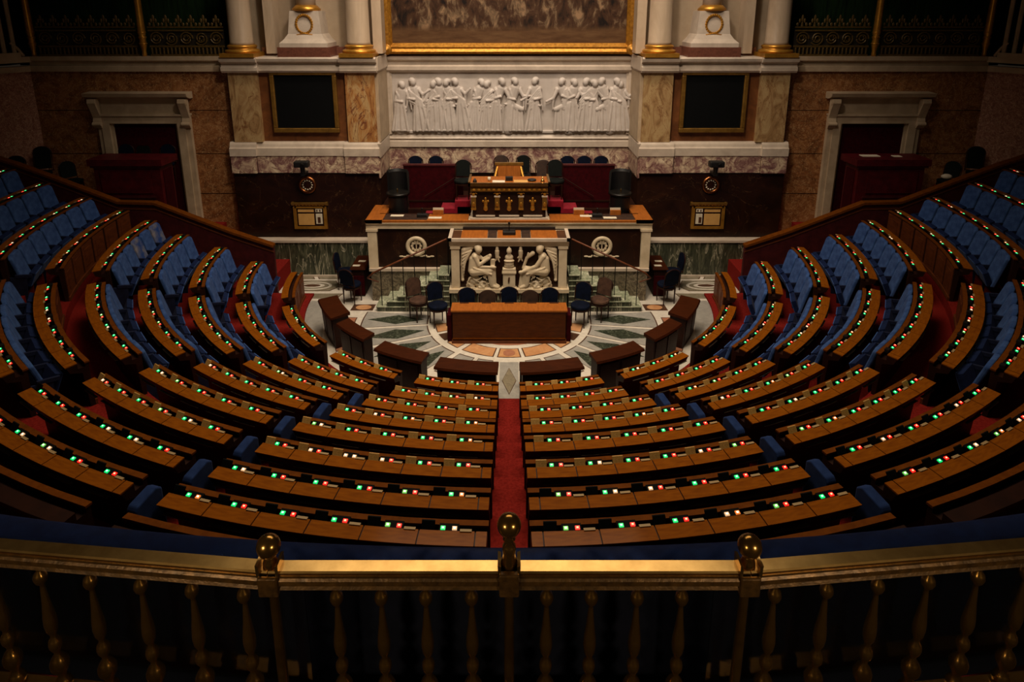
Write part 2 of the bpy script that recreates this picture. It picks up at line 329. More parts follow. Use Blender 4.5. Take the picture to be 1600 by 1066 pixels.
# stepped terraces under the rows (red carpet)
for k in range(1, 10):
    r0 = 4.93 if k == 1 else rin(k) - .02; r1 = rin(k + 1) - .02
    mb = MB(); zb = zfl(k - 1) - .05 if k > 1 else -.05
    mb.arc([(r0, zb), (r1 + .3, zb), (r1 + .3, zfl(k)), (r0, zfl(k))], -91, 91, 60)
    if k == 1: mb.box(-.19, .19, -4.925, -4.56, -.05, zfl(1))
    struct(mb.build('floor_terrace', 'red_carpet'), 'red carpeted terrace step')
for k in (7, 8, 9, 10):   # higher terraces at both ends of the hall
    for s in (-1, 1):
        r0 = rin(k, True) - .02; z = ROWU[k][1] - .70
        struct(MB().arc([(r0, zfl(k if k < 10 else 9) - .1), (r0 + 1.2, zfl(k if k < 10 else 9) - .1), (r0 + 1.2, z), (r0, z)], s * 66, s * 91, 14).build('floor_terrace', 'red_carpet'), 'red carpeted end terrace step')
# intermediate treads of the central aisle
for k in range(1, 9):
    rm = (ROW[k][0] + rin(k + 1)) / 2 - .1
    struct(MB().box(-.19, .19, -(rin(k + 1)), -rm, zfl(k), (zfl(k) + zfl(k + 1)) / 2).build('aisle_tread', 'red_carpet'), 'red carpeted aisle tread')

# back wall ---------------------------------------------------------------
YW, YR = 1.55, 2.95
for s in (-1, 1):
    sd = SIDE[s]
    X = lambda a, b_: (min(s * a, s * b_), max(s * a, s * b_))
    soc = struct(MB().box(*X(3.0, 7.3), 1.31, 1.6, 0, .98).build('wall_socle_' + sd, 'green_marble'), 'green veined marble socle of the back wall')
    MB().box(*X(3.0, 7.3), 1.27, 1.6, .98, 1.04).build('coping', 'white_marble', soc)
    MB().box(*X(3.0, 7.3), 1.27, 1.32, 0, .05).build('plinth', 'white_marble', soc)
    wb = struct(MB().box(*X(3.4, 7.25), YW, 3.3, 1.0, 2.84).build('wall_back_' + sd, 'brown_marble'), 'dark brown marble back wall')
    # courses above, from violet breccia band to cornice
    for a, b_, d in ((3.4, 4.28, .06), (4.3, 6.58, 0), (6.6, 7.25, .06)):
        MB().box(*X(a, b_), YW - .03 - d, 3.3, 2.84, 3.30).build('breccia_slab', 'breccia', wb)
        MB().px([(YW - .05 - d, 3.30), (YW - .05 - d, 3.50), (YW - .01 - d, 3.53), (YW + .01 - d, 3.60), (YW + .05 - d, 3.66), (3.3, 3.66), (3.3, 3.30)], *X(a - .03, b_ + .01)).build('base_moulding', 'white_marble', wb)
    MB().box(*X(4.15, 6.42), YW + .12, 3.3, 3.66, 5.45).build('wall_panel', 'panel_brown', wb)
    MB().box(*X(6.40, 7.13), YW - .02, 3.3, 3.66, 5.45).build('pilaster', 'siena', wb)
    MB().box(*X(3.42, 4.17), YW - .02, 3.3, 3.66, 5.45).build('pilaster', 'siena_warm' if s < 0 else 'siena', wb)
    MB().box(*X(3.34, 3.43), YW + .05, 3.0, 3.66, 5.45).build('reveal', 'stone', wb)
    for a, b_, d in ((3.33, 4.27, .08), (4.25, 6.35, .0), (6.33, 7.24, .08)):
        cor = [(YW - .02 - d, 5.45), (YW - .06 - d, 5.50), (YW - .06 - d, 5.58), (YW - .01 - d, 5.62), (YW - .01 - d, 5.68), (YW - .12 - d, 5.73), (YW - .14 - d, 5.80), (YW - .10 - d, 5.84), (3.0, 5.84), (3.0, 5.45)]
        MB().px(cor, *X(a, b_)).build('cornice', 'white_marble', wb)
    # white stone attic wall behind the columns
    MB().box(*X(3.40, 7.1), 2.35, 3.3, 5.84, 8.6).build('attic_wall', 'stone_wall', wb)
    MB().box(*X(4.1, 6.4), 2.1, 2.36, 5.84, 6.05).build('attic_plinth', 'plinth_red', wb)
    for xc in (6.10, 3.36):
        MB().box(*X(xc - .12, xc + .12), 1.9, 2.36, 5.9, 8.6).build('attic_pilaster', 'column_marble', wb)
    # door wall
    dw = struct(MB().box(*X(7.2, 12.3), 1.78, 2.1, 0, 5.5).build('wall_door_' + sd, 'red_brown_marble'), 'red brown marble wall around the doorway')
    for z0 in (2.2, 3.3, 4.45):
        MB().box(*X(7.2, 12.28), 1.772, 1.785, z0, z0 + .012).build('course_joint', 'brown_marble', dw)
    MB().px([(1.70, 5.46), (1.70, 5.6), (1.76, 5.63), (1.76, 5.7), (1.66, 5.74), (1.66, 5.84), (2.1, 5.84), (2.1, 5.46)], *X(7.2, 12.25)).build('cornice', 'stone', dw)
    # oblique side wall towards the camera
    sw = struct(MB().prism([(s * 12.28, 1.9), (s * 12.28, 1.78), (s * 13.6, -.6), (s * 13.8, -.5)], 0, 5.5).build('wall_side_' + sd, 'pink_marble'), 'pinkish marble side wall')
    MB().prism([(s * 12.25, 1.95), (s * 12.2, 1.72), (s * 13.5, -.65), (s * 13.8, -.5)], 5.46, 5.6).build('cornice', 'stone', sw)
    MB().prism([(s * 12.25, 1.95), (s * 12.14, 1.68), (s * 13.44, -.69), (s * 13.8, -.5)], 5.7, 5.84).build('cornice', 'stone', sw)
    # dark gallery openings above
    struct(MB().box(*X(7.1, 15.0), 3.0, 3.1, 5.6, 8.6).build('wall_gallery_' + sd, 'green_curtain'), 'dark green hangings at the back of the gallery')
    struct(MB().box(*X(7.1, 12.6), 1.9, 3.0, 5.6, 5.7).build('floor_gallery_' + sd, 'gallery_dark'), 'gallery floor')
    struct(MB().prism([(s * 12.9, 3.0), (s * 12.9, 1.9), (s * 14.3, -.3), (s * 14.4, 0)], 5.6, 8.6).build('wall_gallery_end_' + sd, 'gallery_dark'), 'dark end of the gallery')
# recess wall with frieze frame
wr = struct(MB().box(-3.42, 3.42, YR, 3.3, 1.0, 8.6).build('wall_recess', 'brown_marble'), 'recessed back wall behind the rostrum')
for x0, x1 in ((-3.4, -1.7), (-1.7, 0), (0, 1.7), (1.7, 3.4)): MB().box(x0, x1 - .004, YR - .04, YR, 2.5, 3.26).build('breccia_slab', 'breccia', wr)
MB().px([(YR - .09, 3.26), (YR - .09, 3.42), (YR - .05, 3.46), (YR - .10, 3.5), (YR - .06, 3.56), (YR - .02, 3.62), (YR, 3.64), (YR, 3.26)], -3.42, 3.42).build('frieze_ledge', 'white_marble', wr)
for s in (-1, 1):
    MB().prism([(s * 3.42, 1.5), (s * 3.34, 1.46), (s * 3.34, YR), (s * 3.42, YR)], 3.26, 3.62).build('ledge_return', 'white_marble', wr)
    MB().prism([(s * 3.42, 1.5), (s * 3.37, 1.5), (s * 3.37, YR), (s * 3.42, YR)], 2.7, 3.26).build('breccia_slab', 'breccia', wr)
    MB().prism([(s * 3.42, 1.5), (s * 3.30, 1.46), (s * 3.30, YR), (s * 3.42, YR)], 5.5, 5.84).build('cornice_return', 'white_marble', wr)
    MB().box(min(s * 3.27, s * 3.42), max(s * 3.27, s * 3.42), YR - .09, YR, 3.62, 5.5).build('frieze_stile', 'white_marble', wr)
    MB().box(min(s * 3.22, s * 3.28), max(s * 3.22, s * 3.28), YR - .05, YR, 3.66, 5.34).build('frieze_bead', 'white_marble', wr)
MB().px([(YR - .09, 5.34), (YR - .14, 5.40), (YR - .14, 5.5), (YR - .06, 5.54), (YR - .06, 5.62), (YR - .16, 5.68), (YR - .18, 5.76), (YR, 5.8), (YR, 5.34)], -3.42, 3.42).build('frieze_cornice', 'white_marble', wr)
MB().px([(YR - .05, 3.62), (YR - .05, 3.68), (YR, 3.7), (YR, 3.62)], -3.28, 3.28).build('frieze_bead', 'white_marble', wr)
# podium the rostrum stands on
pod = struct(MB().box(-3.38, 3.38, -.22, 2.95, 0, .80).build('floor_podium', 'grey_breccia'), 'green marble podium of the rostrum')
MB().box(-3.42, 3.42, -.27, 2.95, .80, .87).build('podium_edge', 'white_marble', pod)
MB().box(-1.36, 1.36, -1.02, -.2, 0, .60).build('podium_block', 'green_marble', pod)
MB().box(-3.38, 3.38, 1.15, 2.95, .87, 1.95).build('podium_dais', 'mahogany_dark', pod)
# far gallery roof and floor behind camera keep the dark at the bottom of the frame
struct(MB().box(-5, 5, -16.2, -13.0, 3.9, 4.0).build('floor_public_gallery', 'gallery_dark'), 'dark floor of the public gallery')

# ================================================================== ROWS OF DESKS
def dprof(Rk, z):      # closed (r,z) section of the carcass
    zb = z - .70
    return [(Rk - DEP, zb), (Rk - DEP, z - .03), (Rk - WR - TR, z - .03), (Rk - WR - TR, z - .08), (Rk - WR, z - .08), (Rk - WR, z - .004), (Rk - .015, z - .014), (Rk - .05, z - .11), (Rk - DEP + .09, z - .16), (Rk - DEP + .06, zb)]
ME = {}
def shared(key, fn):
    if key not in ME: ME[key] = fn()
    return ME[key]
def unit_mesh(): return MB().px([(-.035, -.05), (.04, -.05), (.045, .012), (-.03, -.004)], -.085, .085).mesh('voting_unit', 'screen_black')
CORE = {'lamp_green': 'core_green', 'lamp_red': 'core_red', 'lamp_pale': 'core_pale', 'lamp_lime': 'core_pale', 'lamp_amber': 'core_pale'}
def lamp_mesh(mat):
    def f():
        mb = MB().px([(-.016, -.006), (.016, .002), (.014, .012), (-.018, .004)], -.020, .020)
        k = len(mb.f); mb.px([(-.007, .005), (.006, .009), (.005, .0125), (-.008, .0085)], -.009, .009)
        me = mb.mesh('lamp_' + mat, mat); me.materials.append(MT[CORE[mat]])
        for i, pl in enumerate(me.polygons):
            if i >= k: pl.material_index = 1
        return me
    return f
def grille_mesh(dark=False):
    mb = MB().px([(-.012, -.03), (.0, -.03), (.05, .045), (.038, .045)], -.058, .058)
    return mb.mesh('loudspeaker_grille', 'screen_black' if dark else 'grille_wood')
def plate_mesh(): return MB().box(-.05, .05, -.014, .014, -.004, .004).mesh('name_plate', 'label_ivory')
def mic_mesh(): return MB().box(-.045, .045, -.03, .03, -.02, .03).mesh('microphone_box', 'black')
BLK = {}
def desk(k, s, block, a0, a1, n, up=False, lamps=True, panels=None, bare=False):
    Rk, z = RZ(k, up)
    am = s * (a0 + a1) / 2; rm = Rk - DEP / 2
    lab = '%s curved desk row from the pit, %s %s' % (ORD[k], SIDE[s], block)
    root = thing('bench_desk', lab, 'desk', (rm * sin(R_(am)), -rm * cos(R_(am)), z - .70), group='curved desk rows of the hemicycle')
    off = -Vector(root.location)
    seg = max(4, int((a1 - a0) / 2))
    p = dprof(Rk, z)
    MB().arc(p, s * a0, s * a1, seg).build('carcass', 'mahogany_dark', root, loc=off)
    zl = z - .03
    MB().arc([(Rk - DEP - .012, zl), (Rk - WR - TR + .006, zl), (Rk - WR - TR + .006, zl + .022), (Rk - DEP - .012, zl + .022)], s * (a0 - .05), s * (a1 + .05), seg).build('ledge', 'oak_cap', root, loc=off)
    if not lamps: return root
    wid = (a1 - a0); st = .012 / Rk * 57.3
    ee = min(.10 / Rk * 57.3, wid * .08)     # narrow strip at the aisle end
    da = (wid - ee) / n
    key = ('panel', k, up, round(da, 2))
    def pm():
        return MB().arc([(Rk - WR, z - .006), (Rk - WR, z + .010), (Rk, z), (Rk - .004, z - .016), (Rk - .03, z - .016)], -da / 2 + st / 2, da / 2 - st / 2, 3).mesh('writing_panel', 'oak')
    def lipm(): return MB().arc([(Rk - .02, z - .085), (Rk + .012, z - .085), (Rk + .012, z - .078), (Rk - .02, z - .078)], -da * .36, da * .36, 2).mesh('drawer_lip_glint', 'glint_steel')  # pale strip stands in for the glint along the drawer shelf edge
    me = shared(key, pm)
    for i in range(n):
        a = s * (a0 + ee + da * (i + .5)); ar = R_(a)
        place('writing_panel', me, root, off, ar)
        if bare: continue
        def at(r, dz, da_): return Vector(((r) * sin(R_(a + da_)), -r * cos(R_(a + da_)), z + dz)) + off
        u = place('voting_unit', shared('unit', unit_mesh), root, at(Rk - WR - .035, .0, da * .02), R_(a + da * .02))
        q = random.random()
        g, r_ = ('lamp_green', 'lamp_red')
        if q > .9: g = 'lamp_pale'
        elif q > .82: g = 'lamp_lime'
        q = random.random()
        if q > .9: r_ = 'lamp_pale'
        elif q > .82: r_ = 'lamp_amber'
        place('yes_lamp', shared(g, lamp_mesh(g)), u, (-.05, -.004, .006)); place('no_lamp', shared(r_, lamp_mesh(r_)), u, (.05, -.004, .006))
        place('name_plate', shared('plate', plate_mesh), root, at(Rk - WR - .002, .014, da * .33), R_(a + da * .33))
        if not up:
            place('drawer_lip_glint', shared(('lip',) + key, lipm), root, off, ar)
        if not up and a1 < 42:
            place('loudspeaker_grille', shared(('grille', k > 6), lambda: grille_mesh(k > 6)), root, at(Rk - WR - .04, -.01, -da * .36), R_(a - da * .36))
        else:
            place('microphone_box', shared('mic', mic_mesh), root, at(Rk - WR - .06, -.01, -da * .33), R_(a - da * .33))
    # narrow end strip
    b0 = s * a0; b1 = s * (a0 + ee) - s * st / 2
    MB().arc([(Rk - WR, z - .006), (Rk - WR, z + .010), (Rk, z), (Rk - .004, z - .016), (Rk - .03, z - .016)], b0, b1, 2).build('end_strip', 'oak', root, loc=off)
    # panelled front with raised fields and skirting
    if panels:
        m = panels; dd = wid / m
        for i in range(m):
            c0 = s * (a0 + dd * i + .35 * dd * .2); c1 = s * (a0 + dd * (i + 1) - .35 * dd * .2)
            MB().arc([(Rk - DEP - .012, z - .62), (Rk - DEP, z - .62), (Rk - DEP, z - .06), (Rk - DEP - .012, z - .06)], c0, c1, 3).build('front_panel', 'mahogany', root, loc=off)
            MB().arc([(Rk - DEP - .022, z - .52), (Rk - DEP - .01, z - .52), (Rk - DEP - .01, z - .16), (Rk - DEP - .022, z - .16)], c0 + (c1 - c0) * .2, c1 - (c1 - c0) * .2, 2).build('raised_field', 'mahogany', root, loc=off)
        MB().arc([(Rk - DEP - .03, z - .7), (Rk - DEP, z - .7), (Rk - DEP, z - .62), (Rk - DEP - .03, z - .62)], s * a0, s * a1, seg).build('skirting', 'mahogany', root, loc=off)
    return root
NC = {1: 3, 2: 4, 3: 4, 4: 5, 5: 5, 6: 6, 7: 6, 8: 6}
C_END = {1: 18.0, 2: 17.7, 3: 17.6, 4: 17.5, 5: 17.4, 6: 17.2, 7: 17.1, 8: 17.1, 9: 17.0}
M_ST = {1: 22.2, 2: 21.1, 3: 20.8, 4: 20.3, 5: 19.9, 6: 19.7, 7: 19.5, 8: 19.3, 9: 19.2}
M_END = {1: 38.8, 2: 37.9, 3: 37.4, 4: 36.7, 5: 36.2, 6: 35.9, 7: 35.6, 8: 35.4, 9: 35.2}
S_ST = {1: 44.4, 2: 42.7, 3: 41.5, 4: 40.6, 5: 40.0, 6: 39.4, 7: 39.0, 8: 38.7}
S_END = {1: 67.0, 2: 65.4, 3: 64.0, 4: 63.2, 5: 62.6, 6: 61.2, 7: 61.0, 8: 61.0}
U_ST = {1: 72.0, 2: 69.8, 3: 68.2, 4: 67.4, 5: 67.0, 6: 66.2, 7: 66.2, 8: 68.5, 9: 70}
U_END = {1: 88.4, 2: 87.6, 3: 88, 4: 87.5, 5: 88.5, 6: 89.5, 7: 89.6, 8: 89.5, 9: 89.5}
for s in (-1, 1):
    for k in range(1, 10):
        lp = k < 9
        gap = .19 / ROW[k][0] * 57.3
        desk(k, s, 'block beside the central aisle', gap, C_END[k], NC.get(k, 6), lamps=lp)
        desk(k, s, 'block between the two radial gangways', M_ST[k], M_END[k], NC.get(k, 6), lamps=lp)
        if k < 8:
            ln = R_(S_END[k] - S_ST[k]) * ROW[k][0]
            desk(k, s, 'lower side block beyond the second gangway', S_ST[k], S_END[k], max(4, round(ln / .49)), panels=4 if k in (1, 6) else None)
        ln = R_(U_END[k] - U_ST[k]) * ROW[k][0]
        desk(k, s, 'upper side block below the sloping wall', U_ST[k], U_END[k], max(3, round(ln / .52)), up=True, panels=(3 if k == 1 else 6) if k in (1, 6) else None, bare=k == 1)

# ------------------------------------------------------------------ blue tip-up seats
def rbox(x0, x1, y0, y1, z0, z1, rot=0, piv=(0, 0)):      # box tilted about x through pivot (y,z)
    mb = MB().box(x0, x1, y0, y1, z0, z1); c, s_ = cos(R_(rot)), sin(R_(rot))
    mb.v = [(x, piv[0] + (y - piv[0]) * c - (z - piv[1]) * s_, piv[1] + (y - piv[0]) * s_ + (z - piv[1]) * c) for x, y, z in mb.v]
    return mb
def seat_meshes(w, h):
    def slab():
        mb = MB(); T = .07; n = 6; rec = .17
        o = [(-w / 2, .36), (w / 2, .36), (w / 2, h - .06), (w / 2 - .06, h), (-w / 2 + .06, h), (-w / 2, h - .06)]
        f = lambda z: (h - z) / (h - .36) * rec
        return mb.poly([(x, f(z), z) for x, z in o], [(x, f(z) + T, z) for x, z in o])
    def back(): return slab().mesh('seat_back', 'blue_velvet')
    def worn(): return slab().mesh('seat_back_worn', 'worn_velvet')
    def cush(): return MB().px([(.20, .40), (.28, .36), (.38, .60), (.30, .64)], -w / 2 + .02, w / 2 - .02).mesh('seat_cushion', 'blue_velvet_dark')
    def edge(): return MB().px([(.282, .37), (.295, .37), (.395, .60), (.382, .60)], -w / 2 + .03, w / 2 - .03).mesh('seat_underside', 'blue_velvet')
    def arm(): return MB().px([(.08, .58), (.34, .56), (.34, .61), (.08, .64)], w / 2 - .01, w / 2 + .035).mesh('seat_arm', 'navy')
    def leg(): return MB().px([(.0, .0), (.2, .0), (.26, .56), (.0, .60)], w / 2 + .002, w / 2 + .026).mesh('seat_support', 'navy')
    kk = (round(w, 3), round(h, 2))
    return {n: shared((n,) + kk, f) for n, f in (('back', back), ('worn', worn), ('cush', cush), ('edge', edge), ('arm', arm), ('leg', leg))}
def seat(r, a, z, w, h, label, group, worn=False):
    t = thing('tip_up_seat', label, 'seat', (r * sin(R_(a)), -r * cos(R_(a)), z), R_(a), group)
    m_ = seat_meshes(w, h)
    bk = place('backrest', m_['worn' if worn else 'back'], t); bev(bk, .02)
    place('cushion', m_['cush'], t); place('cushion_underside', m_['edge'], t)
    place('armrest', m_['arm'], t); place('support', m_['leg'], t)
    return t
def seat_row(k, s, a0, a1, n, up, block):
    r = rin(k + 1, up) - .015; z = RZ(k, up)[1] - .70
    if k == 1: z = zfl(1)
    zt = RZ(k + 1, up)[1] - .01 - z
    da = (a1 - a0) / n; w = R_(da) * r * .9 - .015
    for i in range(n):
        a = s * (a0 + da * (i + .5))
        seat(r, a, z, w, min(max(zt, .82), 1.06), 'blue tip-up seat, %s from the gangway, %s row, %s %s side block' % (ORD[i + 1], ORD[k], 'upper' if up else 'lower', SIDE[s]),
             'blue tip-up seats of the side blocks', worn=(s < 0 and up and k == 4 and i in (n - 1, n - 3)))
for s in (-1, 1):
    for k in (1, 2, 3, 4, 6):
        ln = R_(S_END[k + 1] - S_ST[k + 1]) * rin(k + 1)
        seat_row(k, s, S_ST[k + 1] + .5, S_END[k + 1] - .2, round(ln / .52), False, 'lower')
    for k in (1, 2, 3, 4, 6, 7, 8):
        ln = R_(U_END[k + 1] - U_ST[k + 1]) * rin(k + 1, True)
        seat_row(k, s, U_ST[k + 1] + .3, U_END[k + 1] - .2, max(3, round(ln / .56)), True, 'upper')
    # upholstered end seats folded up at the gangway ends of the central rows
    for k in (3, 4, 5, 6, 7, 8):
        Rk, zk = ROW[k]; a = s * (C_END[k] + .07 / Rk * 57.3); r = Rk + .03
        t = thing('jump_seat', 'folded blue jump seat at the gangway end of the %s central row, %s side' % (ORD[k], SIDE[s]), 'seat', (r * sin(R_(a)), -r * cos(R_(a)), zfl(k)), R_(a), 'jump seats at the gangway')
        def pad():
            o = [(-.14, .30), (.16, .30), (.16, .76), (.13, .80), (-.08, .84), (-.14, .80)]
            return MB().px([(-y, z) for y, z in o][::-1], -.055, .055).mesh('jump_pad', 'jump_velvet')
        bev(place('pad', shared('jumppad', pad), t), .014)
        place('bracket', shared('jumpbr', lambda: MB().box(-.03, .03, -.08, .1, 0, .33).mesh('jump_bracket', 'navy')), t)
        place('hinge', shared('jumphi', lambda: MB().tube([(-.055, .09, .66), (.055, .09, .66)], .012, 6).mesh('jump_hinge', 'dark_metal')), t)

# ------------------------------------------------------------------ ministers' benches round the pit
def bench(s, a0, a1, label, r0=4.33, r1=4.7, z=.75):
    am = s * (a0 + a1) / 2; rm = (r0 + r1) / 2
    t = thing('front_bench', label, 'bench', (rm * sin(R_(am)), -rm * cos(R_(am)), 0)); off = -Vector(t.location)
    MB().arc([(r0 + .03, 0), (r0 + .03, z - .04), (r1 - .06, z - .04), (r1 - .1, 0)], s * (a0 + .5), s * (a1 - .5), 8).build('carcass', 'mahogany_dark', t, loc=off)
    MB().arc([(r0, z - .04), (r0, z + .03), (r0 + .03, z + .03), (r1 - .02, z), (r1, z - .04)], s * a0, s * a1, 10).build('top', 'red_wood', t, loc=off)
    MB().arc([(r0 + .02, 0), (r0 + .03, 0), (r0 + .03, .1), (r0 + .02, .1)], s * (a0 + .5), s * (a1 - .5), 8).build('plinth', 'mahogany_dark', t, loc=off)
    n = max(2, int((a1 - a0) / 6)); d = (a1 - a0 - 2) / n
    for i in range(n):
        MB().arc([(r1 - .1, .12), (r1 - .085, .12), (r1 - .05, z - .12), (r1 - .065, z - .12)], s * (a0 + 1 + d * i + .4), s * (a0 + 1 + d * (i + 1) - .4), 3).build('back_panel', 'mahogany_dark', t, loc=off)
for s in (-1, 1):
    sd = SIDE[s]
    bench(s, 2.4, 16.4, 'low curved wooden bench at pit, %s of the marble aisle slab' % sd, 4.50, 4.84)
    bench(s, 19.8, 33.0, 'low curved wooden bench at pit, second %s of the aisle slab' % sd, 4.42, 4.75)
    bench(s, 38.3, 50.6, 'low curved wooden bench at pit, third %s of the aisle slab' % sd, 4.32, 4.62)
    bench(s, 54.0, 67.5, 'low curved wooden bench at pit, farthest %s and nearest the stairs' % sd, 4.18, 4.62)

# ------------------------------------------------------------------ sloping side walls with wooden caps, corridor, booth, doors
RP = [(5.87, 1.28), (6.9, 1.65), (8.68, 2.39), (9.56, 2.41), (11.1, 3.05), (11.87, 3.36), (12.23, 3.48), (13.4, 3.95)]
for s in (-1, 1):
    sd = SIDE[s]
    pts = [(s * x, z) for x, z in RP]
    wl = struct(MB().py(pts + [(s * 13.4, .0), (s * 5.87, 0)], .16, .24).build('wall_ramp_' + sd, 'crimson_dark'), 'dark crimson sloping wall closing the side rows')
    mb = MB()
    for (xa, za), (xb, zb) in zip(pts[:-1], pts[1:]):
        mb.poly([(xa, .11, za + .05), (xb, .11, zb + .05), (xb, .30, zb + .05), (xa, .30, za + .05)], [(xa, .11, za - .01), (xb, .11, zb - .01), (xb, .30, zb - .01), (xa, .30, za - .01)])
    mb.build('wooden_cap', 'oak_cap', wl)
    mb = MB()
    for (xa, za), (xb, zb) in zip(pts[:-1], pts[1:]):
        mb.poly([(xa, .145, za - .12), (xb, .145, zb - .12), (xb, .16, zb - .12), (xa, .16, za - .12)], [(xa, .145, za - .15), (xb, .145, zb - .15), (xb, .16, zb - .15), (xa, .16, za - .15)])
    mb.build('cap_moulding', 'mahogany', wl)
    # corridor floor in steps behind the ramp
    for x0, x1, z in ((5.9, 6.9, .5), (6.9, 7.7, 1.0), (7.7, 10.6, 1.4), (10.6, 11.4, 2.0), (11.4, 13.8, 2.45)):
        struct(MB().box(min(s * x0, s * x1), max(s * x0, s * x1), .3, 1.8, z - .5, z).build('floor_corridor_' + sd, 'red_carpet'), 'red carpeted corridor behind the side rows')
    # door: stone case with consoles, crimson leaf
    dr = thing('doorway', 'pale stone doorway with console brackets and crimson recess, %s of the rostrum wall' % sd, 'doorway', (s * 9.5, 1.7, 1.4))
    dr['kind'] = 'structure'
    O = Vector((-s * 9.5, -1.7, -1.4))
    def dbox(a, b_, y0, y1, z0, z1, nm, mt):
        return MB().box(min(s * a, s * b_), max(s * a, s * b_), y0, y1, z0, z1).build(nm, mt, dr, loc=O)
    for a, b_ in ((8.30, 8.42), (8.42, 8.62), (10.38, 10.58), (10.58, 10.70)):
        dbox(a, b_, 1.66 if b_ in (8.42, 10.70) else 1.62, 1.8, 1.4, 4.13, 'jamb', 'stone')
    dbox(8.62, 8.68, 1.68, 1.8, 1.4, 4.15, 'architrave_bead', 'stone'); dbox(10.32, 10.38, 1.68, 1.8, 1.4, 4.15, 'architrave_bead', 'stone')
    dbox(8.30, 10.70, 1.62, 1.8, 4.13, 4.33, 'lintel', 'stone'); dbox(8.28, 10.72, 1.58, 1.8, 4.33, 4.38, 'lintel_moulding', 'stone')
    dbox(8.42, 10.58, 1.68, 1.8, 4.38, 4.78, 'frieze', 'stone')
    MB().px([(1.62, 4.78), (1.46, 4.84), (1.42, 4.93), (1.8, 4.95), (1.8, 4.78)], min(s * 8.2, s * 10.85), max(s * 8.2, s * 10.85)).build('door_cornice', 'stone', dr, loc=O)
    for xc in (8.36, 10.66):
        MB().px([(1.64, 4.78), (1.46, 4.78), (1.44, 4.68), (1.52, 4.5), (1.60, 4.28), (1.56, 4.14), (1.58, 4.04), (1.64, 4.0)], s * xc - .1, s * xc + .1).build('console', 'stone', dr, loc=O)
        MB().tube([(s * xc - .11, 1.53, 4.70), (s * xc + .11, 1.53, 4.70)], .075, 12).build('volute', 'stone', dr, loc=O)
        MB().tube([(s * xc - .11, 1.58, 4.12), (s * xc + .11, 1.58, 4.12)], .055, 12).build('volute', 'stone', dr, loc=O)
    dbox(8.62, 10.38, 1.74, 1.79, 1.4, 4.15, 'hanging', 'crimson')
    # booth
    b_ = thing('usher_booth', 'dark red panelled booth in front of the %s doorway' % sd, 'booth', (s * 9.45, .9, 1.4)); O2 = Vector((-s * 9.45, -.9, -1.4))
    def bb(x0, x1, y0, y1, z0, z1, nm, mt): return MB().box(min(s * x0, s * x1), max(s * x0, s * x1), y0, y1, z0, z1).build(nm, mt, b_, loc=O2)
    bb(8.66, 10.3, .58, 1.2, 1.4, 3.22, 'body', 'crimson_wood')
    MB().prism([(s * 8.56, .5), (s * 10.4, .5), (s * 10.4, 1.25), (s * 8.53, 1.25)], 3.26, 3.42).build('top', 'crimson_wood', b_, loc=O2)
    bb(8.6, 10.36, .53, 1.23, 3.21, 3.27, 'top_moulding', 'crimson_dark')
    bb(8.9, 10.15, .555, .58, 2.55, 3.1, 'front_panel', 'crimson_wood'); bb(8.84, 10.21, .56, .58, 2.42, 2.47, 'front_rail', 'crimson_dark')
    bb(8.9, 10.15, .565, .58, 1.8, 2.38, 'front_opening', 'black')
    bb(8.64, 8.66, .7, 1.12, 1.6, 3.1, 'side_panel', 'crimson')

